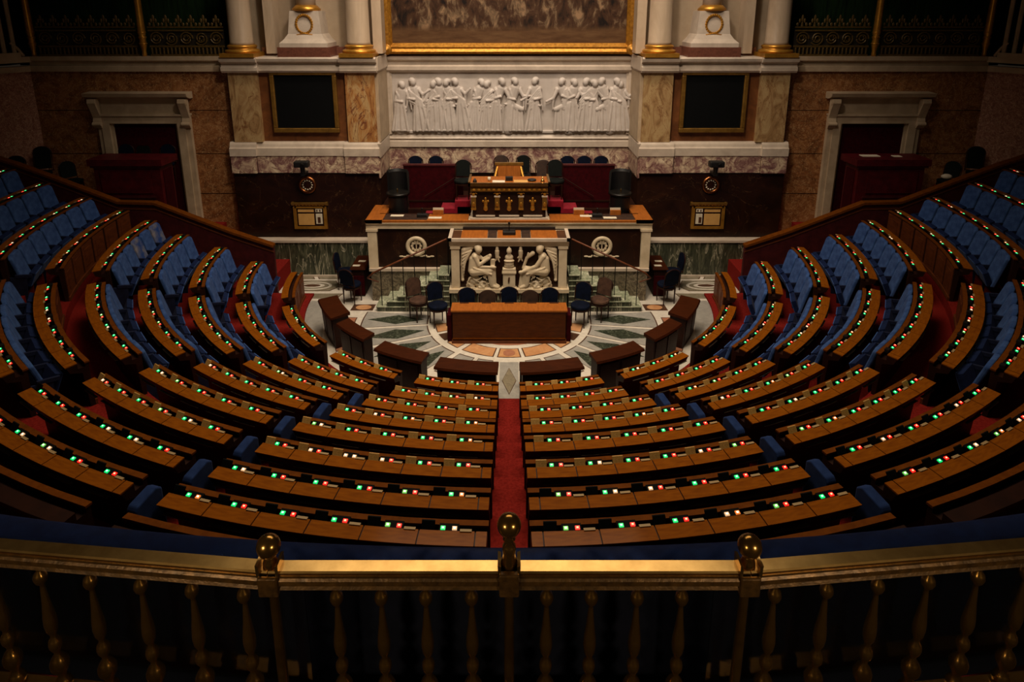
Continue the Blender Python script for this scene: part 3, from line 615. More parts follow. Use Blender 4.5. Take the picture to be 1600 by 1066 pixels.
# ------------------------------------------------------------------ columns, pedestals, wreaths
def column(x, label, r=.285):
    t = thing('column', label, 'column', (x, 1.72, 5.84))
    pr = [(r + .14, 0), (r + .14, .10)]
    MB().box(-r - .14, r + .14, -r - .14, r + .14, 0, .10).build('plinth', 'gold', t)
    MB().lathe([(r + .12, .10), (r + .14, .13), (r + .12, .17), (r + .06, .19), (r + .05, .22), (r + .08, .24), (r + .07, .28), (r + .02, .30)], 28).build('gilt_base', 'gold', t, True)
    MB().lathe([(r + .02, .30), (r, .36), (r - .005, 1.5), (r - .02, 2.7)], 32).build('shaft', 'column_marble', t, True)
for s in (-1, 1):
    sd = SIDE[s]
    column(s * 6.76, 'white marble column with gilded base, outer %s, beside the gallery grille' % sd)
    column(s * 3.80, 'white marble column with gilded base, inner %s, beside the large painting' % sd)
    t = thing('pedestal', 'white marble statue pedestal with gold wreath, %s of the painting' % sd, 'pedestal', (s * 5.13, 1.95, 5.84))
    MB().box(-.66, .66, -.5, .4, 0, .24).build('plinth', 'plinth_red', t)
    q = [(.60, .24), (.60, .34), (.50, .44), (.42, .56)]
    mb = MB()
    for (a, z0), (b_, z1) in zip(q[:-1], q[1:]):
        mb.poly([(-b_, -b_ + .12, z1), (b_, -b_ + .12, z1), (b_, .4, z1), (-b_, .4, z1)], [(-a, -a + .12, z0), (a, -a + .12, z0), (a, .4, z0), (-a, .4, z0)])
    mb.build('moulded_base', 'white_marble', t)
    MB().poly([(-.36, -.24, 1.12), (.36, -.24, 1.12), (.36, .4, 1.12), (-.36, .4, 1.12)], [(-.42, -.30, .56), (.42, -.30, .56), (.42, .4, .56), (-.42, .4, .56)]).build('die', 'white_marble', t)
    MB().lathe([(.34, 1.12), (.36, 1.16), (.30, 1.22), (.26, 1.26)], 20).build('gilt_collar', 'gold', t, True)
    MB().lathe([(.24, 1.26), (.23, 1.7), (.20, 2.2)], 16).build('statue_base', 'white_marble', t, True)
    pts = [(.19 * cos(2 * pi * i / 28), -.285, .80 + .215 * sin(2 * pi * i / 28)) for i in range(28)]
    wr_ = MB().tube(pts, .02, 6, closed=True).build('wreath', 'gold', t)
    for i in range(24):
        a = 2 * pi * i / 24
        MB().ell((.20 * cos(a), -.30, .80 + .225 * sin(a)), (.034, .016, .034), 6, 4).build('leaf', 'gold', wr_)
    MB().tube([(-.2, -.31, .54), (0, -.315, .575), (.2, -.31, .54)], .014, 6).build('ribbon', 'gold', t)

# ------------------------------------------------------------------ painting
t = thing('painting', 'large dark brown figure painting in a carved gilt frame', 'painting', (0, YR - .1, 5.84)); O = Vector((0, -YR + .1, -5.84))
MB().box(-3.2, 3.2, YR - .10, YR - .06, 6.05, 8.4).build('canvas', 'old_canvas', t, loc=O)
fr = [(YR - .06, 5.82), (YR - .24, 5.84), (YR - .27, 5.90), (YR - .22, 5.97), (YR - .24, 6.02), (YR - .14, 6.12), (YR - .06, 6.12)]
MB().px(fr, -3.42, 3.42).build('frame_rail', 'gilt_frame', t, loc=O)
for s in (-1, 1):
    MB().prism([(s * 3.14, YR - .06), (s * 3.14, YR - .16), (s * 3.22, YR - .25), (s * 3.36, YR - .26), (s * 3.42, YR - .06)], 5.84, 8.4).build('frame_stile', 'gilt_frame', t, loc=O)
    mb = MB().lathe([(.0, 0), (.13, 0), (.15, .03), (.12, .05), (.07, .045), (.05, .07), (0, .08)], 18)
    mb.v = [(x + s * 3.29, YR - .24 - z, y + 5.96) for x, y, z in mb.v]
    mb.build('corner_rosette', 'gilt_frame', t, True, loc=O)

# ------------------------------------------------------------------ carved frieze
fz = thing('frieze_relief', 'long white marble relief of robed figures under the painting', 'relief', (0, YR, 3.66)); O = Vector((0, -YR, -3.66))
MB().box(-3.24, 3.24, YR - .012, YR, 3.66, 5.36).build('relief_ground', 'relief_marble', fz, loc=O)
def fig(x, lean=0., h=1.42, seat_=0, arm=1, turn=0, wide=1.0, seed=0):
    rnd = random.Random(seed); mb = MB(); y = YR - .05; z0 = 3.70; fl = .6; h *= 1.05
    hx = x + lean; H_ = z0 + h; sw = rnd.choice((-1, 1)) if not turn else turn
    hip = (x + lean * .3 - seat_ * .12, y - .02, z0 + h * .50); sh = (x + lean * .85, y - .02, z0 + h * .79)
    mb.ell((hx + arm * .015, y - .06, H_ - .12), (.085, .085, .115), 12, 9)                       # head, hair, nose side
    mb.ell((hx - arm * .02, y - .04, H_ - .075), (.10, .09, .085), 10, 7); mb.ell((hx + arm * .08, y - .07, H_ - .13), (.025, .03, .03), 6, 5)
    mb.cap((hx, y - .03, H_ - .2), .05, (sh[0], y - .02, sh[2] + .02), .07, fl)
    mb.cap((sh[0] - .12, y, sh[2] - .01), .085, (sh[0] + .12, y, sh[2] - .01), .085, .75)
    mb.cap(sh, .145 * wide, hip, .13 * wide, fl)
    if seat_:
        kn = (hip[0] + seat_ * .32, y - .08, z0 + h * .42); ft = (kn[0] + seat_ * .03, y - .05, z0 + .05)
        mb.cap(hip, .12, kn, .075, .6)
        mb.cap(hip, .14, (hip[0] - seat_ * .05, y, z0 + .05), .16, fl)
        base_pts = [(hip[0] + seat_ * (-.08 + .085 * i), z0 + .04) for i in range(6)]; org = [(hip[0] + (kn[0] - hip[0]) * i / 5, hip[2] + (kn[2] - hip[2]) * i / 5 - .02) for i in range(6)]
    else:
        base_pts = [(x + sw * (-.20 + .085 * i), z0 + .03 + .02 * rnd.random()) for i in range(6)]; org = [(hip[0] - .10 + .04 * i if sw > 0 else hip[0] + .10 - .04 * i, hip[2] + .08) for i in range(6)]
        mb.cap(hip, .15 * wide, (x, y + .02, z0 + .05), .16 * wide, .5)
    for i, ((bx, bz), (ox, oz)) in enumerate(zip(base_pts, org)):                                  # pleats of the robe
        d = .045 if i % 2 else .015
        mb.cap((ox, y - .05 - d * .6, oz), .034, (bx, y - .035 - d, bz), .052, .9, 8)
    for i in range(5):                                                                             # diagonal folds over the torso
        f = -.1 + .05 * i
        mb.cap((sh[0] - sw * .12 + f * .3, y - .085, sh[2] - .02 - .05 * i), .018, (hip[0] + sw * .13 + f * .3, y - .085, hip[2] + .12 - .06 * i), .022, 1, 6)
    mb.cap((hip[0] - .15, y - .06, hip[2] + .02), .03, (hip[0] + .15, y - .07, hip[2] - .03), .035, 1, 7)   # rolled mantle
    up = rnd.uniform(-.12, .14)
    el = (sh[0] + arm * .23, y - .06, sh[2] - .20 + up * .5); hd = (el[0] + arm * rnd.uniform(.12, .22), y - .07, el[2] + up)
    mb.cap((sh[0] + arm * .13, y - .03, sh[2] - .02), .062, el, .05, .9); mb.cap(el, .048, hd, .034, .9); mb.ell(hd, (.045, .035, .04), 7, 5)
    mb.cap(el, .05, (el[0] + arm * .02, y - .04, el[2] - rnd.uniform(.18, .42)), .022, .8, 7)
    el2 = (sh[0] - arm * .18, y - .06, sh[2] - .25); mb.cap((sh[0] - arm * .12, y - .03, sh[2] - .02), .06, el2, .05, .9)
    hd2 = (el2[0] + arm * .18, y - .11, el2[2] + rnd.uniform(-.06, .08)); mb.cap(el2, .046, hd2, .034, .9); mb.ell(hd2, (.04, .03, .04), 6, 5)
    mb.cap(el2, .055, (el2[0] - arm * .05, y - .04, el2[2] - rnd.uniform(.2, .5)), .02, .7, 7)
    for sg in (-1, 1): mb.cap((x + sg * .08 + sw * .04, y - .07, z0 + .035), .035, (x + sg * .08 + sw * .14, y - .09, z0 + .03), .022, .9, 7)
    return remesh(mb.build('figure', 'relief_marble', fz, loc=O), .0135)
FIG = [(145, .10, 1.34, 0, 1), (270, -.20, 1.42, 0, 1), (335, .06, 1.36, 0, -1), (378, .0, 1.42, 0, 1), (436, -.06, 1.40, 0, -1), (520, -.22, 1.42, 0, 1), (560, .32, 1.40, 0, 1), (645, .06, 1.36, 0, -1), (690, .26, 1.42, 0, 1),
       (815, .02, 1.43, 1, 1), (930, .02, 1.44, 0, -1), (1105, -.08, 1.42, -1, -1), (1150, .06, 1.40, 0, 1), (1225, .02, 1.42, 0, -1), (1278, .0, 1.38, 0, 1), (1352, -.16, 1.43, -1, -1), (1390, .10, 1.42, 0, 1), (1448, -.10, 1.36, 0, 1)]
for i, (u, le, h, se, ar) in enumerate(FIG):
    fig((u - 785) * .275 * .01725, le, h, se, ar, ar, .9 if i % 3 else 1.05, i + 3)
MB().px([(YR - .08, 3.66), (YR - .08, 3.71), (YR, 3.73), (YR, 3.66)], -3.2, 3.2).build('relief_base', 'relief_marble', fz, loc=O)

# ------------------------------------------------------------------ black framed screens, clocks, framed notices, cameras
for s in (-1, 1):
    sd = SIDE[s]; xc = s * 5.25
    t = thing('wall_screen', 'blank black square screen in bronze frame, %s of the frieze' % sd, 'screen', (xc, 1.6, 3.9))
    MB().box(-.75, .75, .0, .04, .12, 1.50).build('panel', 'screen_black', t)
    for x0, x1, z0, z1 in ((-.85, .85, 0, .12), (-.85, .85, 1.48, 1.59), (-.85, -.74, .12, 1.48), (.74, .85, .12, 1.48)):
        bev(MB().box(x0, x1, -.05, .06, z0, z1).build('frame_bar', 'gold_dim', t), .02)
    t = thing('wall_clock', 'round copper rimmed clock dial below the %s camera' % sd, 'clock', (s * 5.33, YW - .01, 2.51))
    def ring(prof, n=28, cl=False):
        mb = MB().lathe(prof, n, ring=cl); mb.v = [(x, -z, y) for x, y, z in mb.v]; return mb
    ring([(.16, 0), (.235, 0), (.24, .03), (.21, .06), (.17, .05), (.16, .03)], cl=True).build('rim', 'copper', t, True)
    ring([(0, .0), (.175, .0), (.175, .02), (0, .02)]).build('face', 'mahogany_dark', t)
    for i in range(12):
        a = 2 * pi * i / 12
        MB().ell((.125 * sin(a), -.025, .125 * cos(a)), (.022, .01, .022), 8, 5).build('hour_mark', 'paper', t)
    MB().box(-.006, .006, -.03, -.022, -.02, .09).build('hand', 'copper', t); MB().box(-.05, .01, -.03, -.022, -.006, .006).build('hand', 'copper', t)
    t = thing('notice_frame', 'gilded notice frame with ochre sheet on dark wall, %s of the rostrum' % sd, 'frame', (s * 5.31, YW - .03, 1.32))
    MB().box(-.42, .42, -.02, .03, 0, .72).build('backboard', 'mahogany_dark', t)
    for x0, x1, z0, z1 in ((-.44, .44, -.02, .05), (-.40, .40, .56, .60), (-.44, -.36, .05, .6), (.36, .44, .05, .6)):
        MB().box(x0, x1, -.05, 0, z0, z1).build('frame_bar', 'gold', t)
    MB().px([(-.02, .62), (-.07, .68), (-.07, .72), (.03, .72), (.03, .62)], -.48, .48).build('crest', 'gold_dim', t)
    for i in range(9): MB().ell((-.36 + .09 * i, -.045, .645), (.02, .015, .02), 6, 4).build('bead', 'gold', t)
    e = -s   # picture column on the side nearer the rostrum
    MB().box(min(-e * .32, e * .10), max(-e * .32, e * .10), -.04, -.02, .09, .40).build('ochre_sheet', 'parchment', t)
    MB().box(min(-e * .32, e * .10), max(-e * .32, e * .10), -.04, -.02, .45, .52).build('title_strip', 'parchment', t)
    MB().box(min(e * .15, e * .32), max(e * .15, e * .32), -.04, -.02, .12, .40).build('photo_sheet', 'paper', t)
    MB().box(min(e * .15, e * .32), max(e * .15, e * .32), -.04, -.02, .45, .54).build('photo_sheet', 'paper', t)
    MB().box(e * .22 - .025, e * .22 + .05, -.045, -.04, .15, .31).build('photo_print', 'walnut', t)
    for dx in (-.05, .03): MB().box(e * .235 + dx - .012, e * .235 + dx + .02, -.045, -.04, .465, .52).build('photo_print', 'walnut', t)
    t = thing('wall_camera', 'black remote camera on wall bracket above the %s clock' % sd, 'camera', (s * 5.32, 1.2, 2.86))
    MB().box(-.05, .05, -.05, .30, -.02, .05).build('bracket', 'black', t)
    MB().lathe([(.05, 0), (.055, .1), (.07, .22), (.06, .25)], 12).build('column', 'black', t, True)
    bev(MB().box(-.19, .19, -.14, .08, .22, .38).build('housing', 'black', t), .03)
    MB().tube([(.05, -.14, .3), (.05, -.2, .29)], .05, 12).build('lens', 'dark_metal', t)

# ------------------------------------------------------------------ gallery grilles with gilt posts
def scroll():
    pts = []
    for i in range(30):
        a = i * .42; r = .17 * (1 - i / 38); pts.append((r * cos(a), 0, r * sin(a)))
    mb = MB().tube(pts, .018, 5)
    for i in range(6): mb.ell((.06 * cos(i * pi / 3), 0, .05 * sin(i * pi / 3)), (.018, .012, .018), 6, 4)
    return mb.mesh('scroll', 'bronze_grille')
def finial():
    mb = MB().ell((0, 0, .20), (.035, .015, .09), 7, 5).ell((-.06, 0, .14), (.03, .014, .06), 6, 4).ell((.06, 0, .14), (.03, .014, .06), 6, 4).ell((-.11, 0, .05), (.035, .014, .05), 6, 4).ell((.11, 0, .05), (.035, .014, .05), 6, 4)
    mb.cap((0, 0, 0), .04, (0, 0, .1), .02, .5, 6); return mb.mesh('finial', 'bronze_grille')
for s in (-1, 1):
    sd = SIDE[s]
    for x0, x1, nm in ((7.25, 9.15, 'inner'), (9.45, 12.0, 'outer')):
        xm = (x0 + x1) / 2; L = x1 - x0
        t = thing('gallery_grille', 'bronze scrollwork gallery grille with leaf finials, %s %s bay' % (nm, sd), 'railing', (s * xm, 1.84, 5.84))
        for z0, z1, d in ((.0, .05, .03), (.22, .27, .03), (.62, .66, .03), (.70, .74, .035)):
            MB().box(-L / 2, L / 2, -d, d, z0, z1).build('rail', 'bronze_grille', t)
        MB().box(-L / 2, L / 2, .02, .04, .0, .66).build('backing_mesh', 'bronze_back', t)
        n = int(L / .37); me = shared('scroll', scroll)
        for i in range(n): place('scroll', me, t, (-L / 2 + L * (i + .5) / n, -.02, .44), rot=(0, (i % 2) * pi * .8, 0))
        n = int(L / .31); me = shared('finial', finial)
        for i in range(n): place('finial', me, t, (-L / 2 + L * (i + .5) / n, 0, .74))
        n = int(L / .1)
        mb = MB()
        for i in range(n): mb.cap((-L / 2 + L * (i + .5) / n, -.03, .07), .022, (-L / 2 + L * (i + .5) / n, -.03, .19), .026, .6, 6)
        mb.build('leaf_band', 'bronze_grille', t)
    for x, nm in ((9.3, 'between the two grille bays'), (12.12, 'at the corner of the wall')):
        t = thing('gallery_post', 'slender gilded turned gallery post %s, %s side' % (nm, sd), 'post', (s * x, 1.8, 5.84))
        MB().lathe([(.05, 0), (.06, .05), (.05, .12), (.065, .2), (.085, .3), (.075, .42), (.09, .46), (.075, .5), (.095, .58), (.085, .9), (.08, 1.6), (.085, 2.4)], 14).build('shaft', 'gold', t, True)
        for z in (.3, .46, .58): MB().lathe([(.09, z), (.105, z + .015), (.09, z + .03)], 14).build('ring', 'gold', t, True)
    # white carved frame of the side gallery
    t = thing('gallery_screen', 'white fluted side gallery screen at the %s edge' % sd, 'screen', (s * 12.5, 1.3, 5.84)); O = Vector((-s * 12.5, -1.3, -5.84))
    for i, dx in enumerate((0, .12, .24)):
        MB().tube([(s * (12.35 + dx), 1.45 - dx * 1.5, 5.86), (s * (12.35 + dx), 1.45 - dx * 1.5, 8.4)], .05, 8).build('flute', 'stone', t, loc=O)
    MB().tube([(s * 12.25, 1.6, 5.86), (s * 12.3, 1.5, 6.05), (s * 12.38, 1.4, 6.2)], .035, 8).build('scroll_foot', 'stone', t, loc=O)
    MB().prism([(s * 12.3, 1.6), (s * 12.24, 1.5), (s * 13.3, -.4), (s * 13.4, -.35)], 5.84, 5.95).build('sill', 'stone', t, loc=O)
    MB().tube([(s * 12.95, .1, 5.9), (s * 12.95, .1, 8.4)], .06, 8).build('flute', 'stone', t, loc=O)

# ================================================================== ROSTRUM
# stairs on both sides of the speaker's tribune
for s in (-1, 1):
    sd = SIDE[s]
    t = thing('stairs', 'green marble stairs with thin handrail, %s of the carved tribune' % sd, 'stairs', (s * 2.25, -.5, 0))
    for i in range(7):
        xo = 3.16 - i * .25; xi = 1.41
        z1 = .135 * (i + 1)
        me = MB().box(min(s * xo, s * xi) - s * 2.25, max(s * xo, s * xi) - s * 2.25, -.33, .27, z1 - .135, z1 - .03)
        me.build('riser_block', 'green_marble', t)
        bev(MB().box(min(s * (xo + .02), s * xi) - s * 2.25, max(s * (xo + .02), s * xi) - s * 2.25, -.345, .27, z1 - .03, z1).build('tread', 'lit_green_step', t), .008)
    rail = [(s * (3.36 - 2.25), -.28, .84), (s * (3.2 - 2.25), -.28, .98), (s * (1.46 - 2.25), -.28, 1.82)]
    rl = MB().tube(rail, .022, 8).build('handrail', 'mahogany', t, True)
    for i in range(7):
        xo = 3.16 - i * .268 - .12; zz = .98 + (3.2 - xo) / 1.74 * .84
        MB().tube([(s * xo - s * 2.25, -.28, .135 * (i + 1)), (s * xo - s * 2.25, -.28, zz)], .011, 6).build('baluster', 'dark_metal', t)
    MB().tube([(s * (3.36 - 2.25), -.28, .84), (s * (3.1 - 2.25), -.24, .72)], .016, 6).build('rail_end', 'mahogany', t)

# secretaries' desk
t = thing('secretaries_desk', 'wide marble fronted desk with round wreath discs behind the tribune', 'desk', (0, .3, .87)); O = Vector((0, -.3, -.87))
MB().box(-3.36, 3.36, -.16, .35, .87, 2.0).build('front_panel', 'brown_marble', t, loc=O)
for s in (-1, 1):
    MB().box(min(s * 3.20, s * 3.42), max(s * 3.20, s * 3.42), -.24, 1.0, .87, 1.86).build('end_post', 'tribune_marble', t, loc=O)
    MB().box(min(s * 3.17, s * 3.45), max(s * 3.17, s * 3.45), -.26, 1.0, 1.82, 1.88).build('post_cap', 'tribune_marble', t, loc=O)
    MB().box(min(s * 3.05, s * 3.46), max(s * 3.05, s * 3.46), -.27, 1.05, 2.03, 2.10).build('side_top', 'honey_wood', t, loc=O)
    MB().box(min(s * 3.12, s * 3.38), max(s * 3.12, s * 3.38), .3, 1.0, 1.0, 2.03).build('side_panel', 'mahogany_dark', t, loc=O)
    mb = MB().lathe([(.16, .0), (.25, .0), (.26, .03), (.23, .06), (.19, .06), (.16, .03)], 28, ring=True); mb.v = [(x + s * 2.26, -.16 - z, y + 1.42) for x, y, z in mb.v]
    d = mb.build('wreath_disc', 'tribune_marble', t, True, loc=O)
    for i in range(10):
        a = 2 * pi * i / 10
        MB().ell((s * 2.26 + .105 * cos(a), -.17, 1.42 + .115 * sin(a)), (.035, .015, .04), 6, 4).build('laurel_leaf', 'tribune_marble', d, loc=(0, 0, 0))
    mb = MB().box(s * 2.26 - .012, s * 2.26 + .012, -.18, -.16, 1.33, 1.5); mb.box(s * 2.26 - .06, s * 2.26 + .06, -.18, -.16, 1.47, 1.49); mb.build('balance', 'tribune_marble', d)
    for q in (-1, 1):
        for j in range(4):
            MB().ell((s * 2.26 + q * (.12 + .085 * j), -.175, 1.16 + .02 * (j % 2) - .008 * j), (.06, .018, .022), 7, 4).build('palm_leaf', 'tribune_marble', d)
MB().px([(-.22, 1.88), (-.22, 1.98), (-.27, 2.03), (-.27, 2.05), (.3, 2.05), (.3, 1.88)], -3.45, 3.45).build('architrave', 'tribune_marble', t, loc=O)
MB().box(-3.46, 3.46, -.27, -.20, 2.05, 2.10).build('top_edge', 'honey_wood', t, loc=O)
for x0, x1, mt in ((-3.05, -1.98, 'leather_dark'), (-1.98, -.98, 'honey_wood'), (.98, 1.98, 'honey_wood'), (1.98, 3.05, 'leather_dark')):
    MB().box(x0 + .01, x1 - .01, -.20, .28, 2.05, 2.095).build('writing_top', mt, t, loc=O)
MB().box(-3.2, 3.2, .28, .33, 1.2, 2.10).build('inner_edge', 'mahogany_dark', t, loc=O)
# things lying on it
for x, y, nm, lab in ((-2.12, .05, 'desk_microphone', 'black microphone block on the secretaries desk, left half'), (2.15, .05, 'desk_microphone', 'black microphone block on the secretaries desk, right half')):
    q = thing(nm, lab, 'microphone', (x, y, 2.095))
    bev(MB().box(-.13, .13, -.06, .06, 0, .09).build('body', 'black', q), .02); MB().tube([(0, 0, .08), (0, -.02, .2)], .012, 6).build('stem', 'black', q); MB().ell((0, -.02, .21), (.025, .025, .03), 8, 6).build('head', 'dark_metal', q)
for x, lab in ((-1.75, 'wooden letter rack standing left of the president desk'), (1.72, 'wooden letter rack standing right of the president desk'), (2.62, 'wooden letter rack near the right end of the secretaries desk')):
    q = thing('letter_rack', lab, 'rack', (x, .22, 2.095)); MB().box(-.13, .13, -.02, .03, 0, .12).build('front', 'honey_wood', q); MB().box(-.13, .13, .04, .05, 0, .17).build('sheet', 'paper', q)
for x, y, lab in ((-2.75, .15, 'white paper sheet lying at the left end of the secretaries desk'), (-1.8, -.02, 'white paper sheet beside the left microphone block'), (2.45, -.02, 'white paper sheet beside the right microphone block'), (1.9, .12, 'white paper sheet left of the right microphone block')):
    tag(MB().box(-.16, .16, -.07, .07, 0, .006).build('paper_sheet', 'paper', None, loc=(x, y, 2.096)), lab, 'paper')

# president's desk
t = thing('president_desk', 'tall dark desk with gilded pilasters and rim atop the rostrum', 'desk', (0, .2, 2.1)); O = Vector((0, -.2, -2.1))
MB().box(-.88, .88, -.12, .5, 2.12, 2.78).build('body', 'mahogany_dark', t, loc=O)
MB().box(-.94, .94, -.20, .5, 2.10, 2.14).build('marble_foot', 'white_marble', t, loc=O)
for x0, x1 in ((-.80, -.34), (-.24, .24), (.34, .80)): MB().box(x0, x1, -.165, -.12, 2.17, 2.20).build('white_inlay', 'white_marble', t, loc=O)
for x in (-.85, -.285, .285, .85):
    p_ = MB().box(x - .055, x + .055, -.17, -.12, 2.34, 2.66).build('pilaster', 'gold_dim', t, loc=O)
    MB().box(x - .07, x + .07, -.18, -.12, 2.66, 2.69).build('capital', 'white_marble', p_); MB().ell((x, -.16, 2.72), (.03, .03, .05), 8, 6).build('bud', 'gold', p_)
    for q in (-1, 1): MB().tube([(x, -.16, 2.70), (x + q * .05, -.16, 2.77), (x + q * .08, -.16, 2.74)], .012, 6).build('leaf', 'gold', p_)
    MB().ell((x, -.175, 2.48), (.035, .02, .06), 8, 6).build('mount', 'gold', p_); MB().box(x - .06, x + .06, -.18, -.12, 2.34, 2.38).build('foot', 'gold', p_)
for x in (-.565, 0, .565):
    o = MB().ell((x, -.13, 2.50), (.05, .03, .11), 10, 7).ell((x, -.15, 2.62), (.03, .025, .035), 8, 6).ell((x - .06, -.135, 2.55), (.03, .015, .03), 8, 5).ell((x + .06, -.135, 2.55), (.03, .015, .03), 8, 5).cap((x, -.13, 2.40), .05, (x, -.13, 2.36), .06, .5)
    o.build('gilt_mount', 'gold', t, True, loc=O)
MB().px([(-.14, 2.78), (-.20, 2.81), (-.20, 2.90), (-.14, 2.93), (.5, 2.93), (.5, 2.78)], -.92, .92).build('frieze', 'gold_dim', t, loc=O)
for i in range(15): MB().ell((-.84 + .12 * i, -.205, 2.855), (.045, .015, .03), 7, 4).build('frieze_leaf', 'gold', t, loc=O)
MB().box(-.93, .93, -.22, .52, 2.94, 3.0).build('top', 'honey_wood', t, loc=O)
MB().box(-.97, .97, -.25, -.20, 2.94, 3.03).build('gilt_rim', 'brass', t, loc=O)
for s in (-1, 1): MB().box(min(s * .92, s * .97), max(s * .92, s * .97), -.25, .52, 2.94, 3.06).build('gilt_rim', 'brass', t, loc=O)
for i, (x, y, w_, d_, h_, mt, nm, lab) in enumerate(((-.25, .0, .3, .2, .01, 'paper', 'paper_sheet', 'white papers left of the president microphone'), (.28, .02, .34, .22, .012, 'parchment', 'paper_sheet', 'buff folder right of the president microphone'), (0, .1, .18, .1, .1, 'black', 'desk_microphone', 'black microphone block in the middle of president desk'))):
    tag(bev(MB().box(-w_ / 2, w_ / 2, -d_ / 2, d_ / 2, 0, h_).build(nm, mt, None, loc=(x, y, 3.0)), .01 if h_ > .05 else .002), lab, 'microphone' if mt == 'black' else 'paper')
for x, y, lab in ((-.82, -.05, 'small black inkstand at left end of the president desk'), (.80, -.05, 'small brass bell at right end of the president desk'), (-.48, .05, 'glass tumbler left on the president desk'), (.55, .08, 'dark tray on right part of the president desk')):
    nm = lab.split()[2] if 'inkstand' in lab else ('bell' if 'bell' in lab else 'tumbler' if 'tumbler' in lab else 'tray')
    pr = {'inkstand': [(.05, 0), (.05, .03), (.03, .06), (.02, .09)], 'bell': [(.055, 0), (.05, .03), (.03, .07), (.012, .09), (.012, .14)], 'tumbler': [(.03, 0), (.038, .1)], 'tray': [(.09, 0), (.11, .03), (.10, .04)]}[nm]
    q = MB().lathe(pr, 14).build(nm, {'inkstand': 'black', 'bell': 'brass', 'tumbler': 'paper', 'tray': 'black'}[nm], None, True, loc=(x, y, 3.0)); tag(q, lab, nm)
# president's armchair
t = thing('president_armchair', 'gilded wooden armchair with tan back behind the president desk', 'armchair', (0, .85, 2.2)); 
bev(MB().poly([(-.33, .18, .98), (.33, .18, .98), (.33, .26, .98), (-.33, .26, .98)], [(-.28, .1, .42), (.28, .1, .42), (.28, .18, .42), (-.28, .18, .42)]).build('backrest', 'honey_wood', t), .02)
MB().box(-.36, .36, .17, .27, .96, 1.02).build('top_rail', 'gold_dim', t)
for s in (-1, 1):
    MB().tube([(s * .38, -.3, .55), (s * .36, -.05, .7), (s * .30, .2, .92)], .03, 8).build('armrest', 'gold', t)
    MB().tube([(s * .33, -.25, 0), (s * .33, -.25, .56)], .028, 8).build('leg', 'gold', t); MB().tube([(s * .3, .2, 0), (s * .3, .2, .45)], .028, 8).build('leg', 'gold', t)
bev(MB().box(-.34, .34, -.28, .2, .38, .48).build('seat', 'leather_dark', t), .02)
struct(MB().box(-1.3, 1.3, .55, 1.2, .87, 2.2).build('floor_dais', 'crimson'), 'raised dais of the president')
# crimson screens flanking the president, with sloping rail and red steps
for s in (-1, 1):
    sd = SIDE[s]
    t = thing('crimson_screen', 'tall crimson cloth screen %s of the president desk' % sd, 'screen', (s * 2.05, 1.35, 1.95)); O = Vector((-s * 2.05, -1.35, -1.95))
    MB().py([(s * 1.2, 1.95), (s * 2.62, 1.95), (s * 2.66, 2.55), (s * 2.72, 2.55), (s * 2.74, 3.08), (s * 1.2, 3.08)], 1.3, 1.38).build('cloth', 'crimson', t, loc=O)
    MB().box(min(s * 1.2, s * 2.75), max(s * 1.2, s * 2.75), 1.28, 1.40, 3.08, 3.12).build('top_rail', 'crimson_dark', t, loc=O)
    MB().box(min(s * 1.2, s * 2.64), max(s * 1.2, s * 2.64), 1.285, 1.30, 2.12, 2.16).build('bottom_rail', 'mahogany_dark', t, loc=O)
    MB().tube([(s * 2.2, 1.22, 2.28), (s * 1.3, 1.22, 2.85)], .014, 6).build('rail', 'mahogany_dark', t, loc=O)
    t = thing('red_steps', 'small bright red carpeted steps %s of the president desk' % sd, 'steps', (s * 1.4, .8, .87))
    for i, (xo, zt) in enumerate(((2.15, 1.06), (1.72, 1.28), (1.36, 1.48))):
        MB().box(min(s * .98, s * xo) - s * 1.4, max(s * .98, s * xo) - s * 1.4, -.25, .3, 0 if i == 0 else (1.06, 1.28)[i - 1], zt).build('step', 'red_velvet', t)
    # dark usher's chair at the edge of the recess
    t = thing('usher_chair', 'black high backed round usher chair at the %s end behind the desk' % sd, 'chair', (s * 2.82, .8, .95))
    MB().lathe([(.20, 0), (.22, .1), (.25, 1.45), (.26, 1.5)], 20).build('drum', 'black', t, True)
    MB().lathe([(.25, 1.50), (.30, 1.52), (.30, 1.56), (.26, 1.58)], 24).build('seat_ring', 'dark_metal', t, True)
    MB().arc([(.26, 1.56), (.30, 1.56), (.30, 2.05), (.27, 2.12), (.24, 2.05)], 110, 250, 14).build('back_shell', 'black', t)
    MB().ell((0, -.08, 1.63), (.02, .02, .05), 8, 6).build('knob', 'brass', t)

# speaker's tribune with carved relief
t = thing('speaker_tribune', 'carved pale marble tribune with two winged seated figures', 'tribune', (0, -.65, .6)); O = Vector((0, .65, -.6))
MB().box(-1.34, 1.34, -.92, -.3, .68, 1.76).build('panel', 'brown_marble', t, loc=O)
MB().box(-1.40, 1.40, -1.06, -.3, .58, .67).build('plinth', 'tribune_marble', t, loc=O)
for s in (-1, 1):
    MB().box(min(s * 1.15, s * 1.34), max(s * 1.15, s * 1.34), -1.0, -.3, .67, 1.70).build('end_post', 'tribune_marble', t, loc=O)
    MB().box(min(s * 1.13, s * 1.36), max(s * 1.13, s * 1.36), -1.02, -.3, 1.66, 1.72).build('post_cap', 'tribune_marble', t, loc=O)
    MB().box(min(s * 1.32, s * 1.40), max(s * 1.32, s * 1.40), -1.08, -.32, 1.86, 1.93).build('white_rim', 'white_marble', t, loc=O)
MB().px([(-1.0, 1.72), (-1.0, 1.82), (-1.06, 1.88), (-.3, 1.88), (-.3, 1.72)], -1.38, 1.38).build('architrave', 'tribune_marble', t, loc=O)
MB().box(-1.40, 1.40, -1.08, -1.02, 1.86, 1.93).build('white_rim', 'white_marble', t, loc=O)
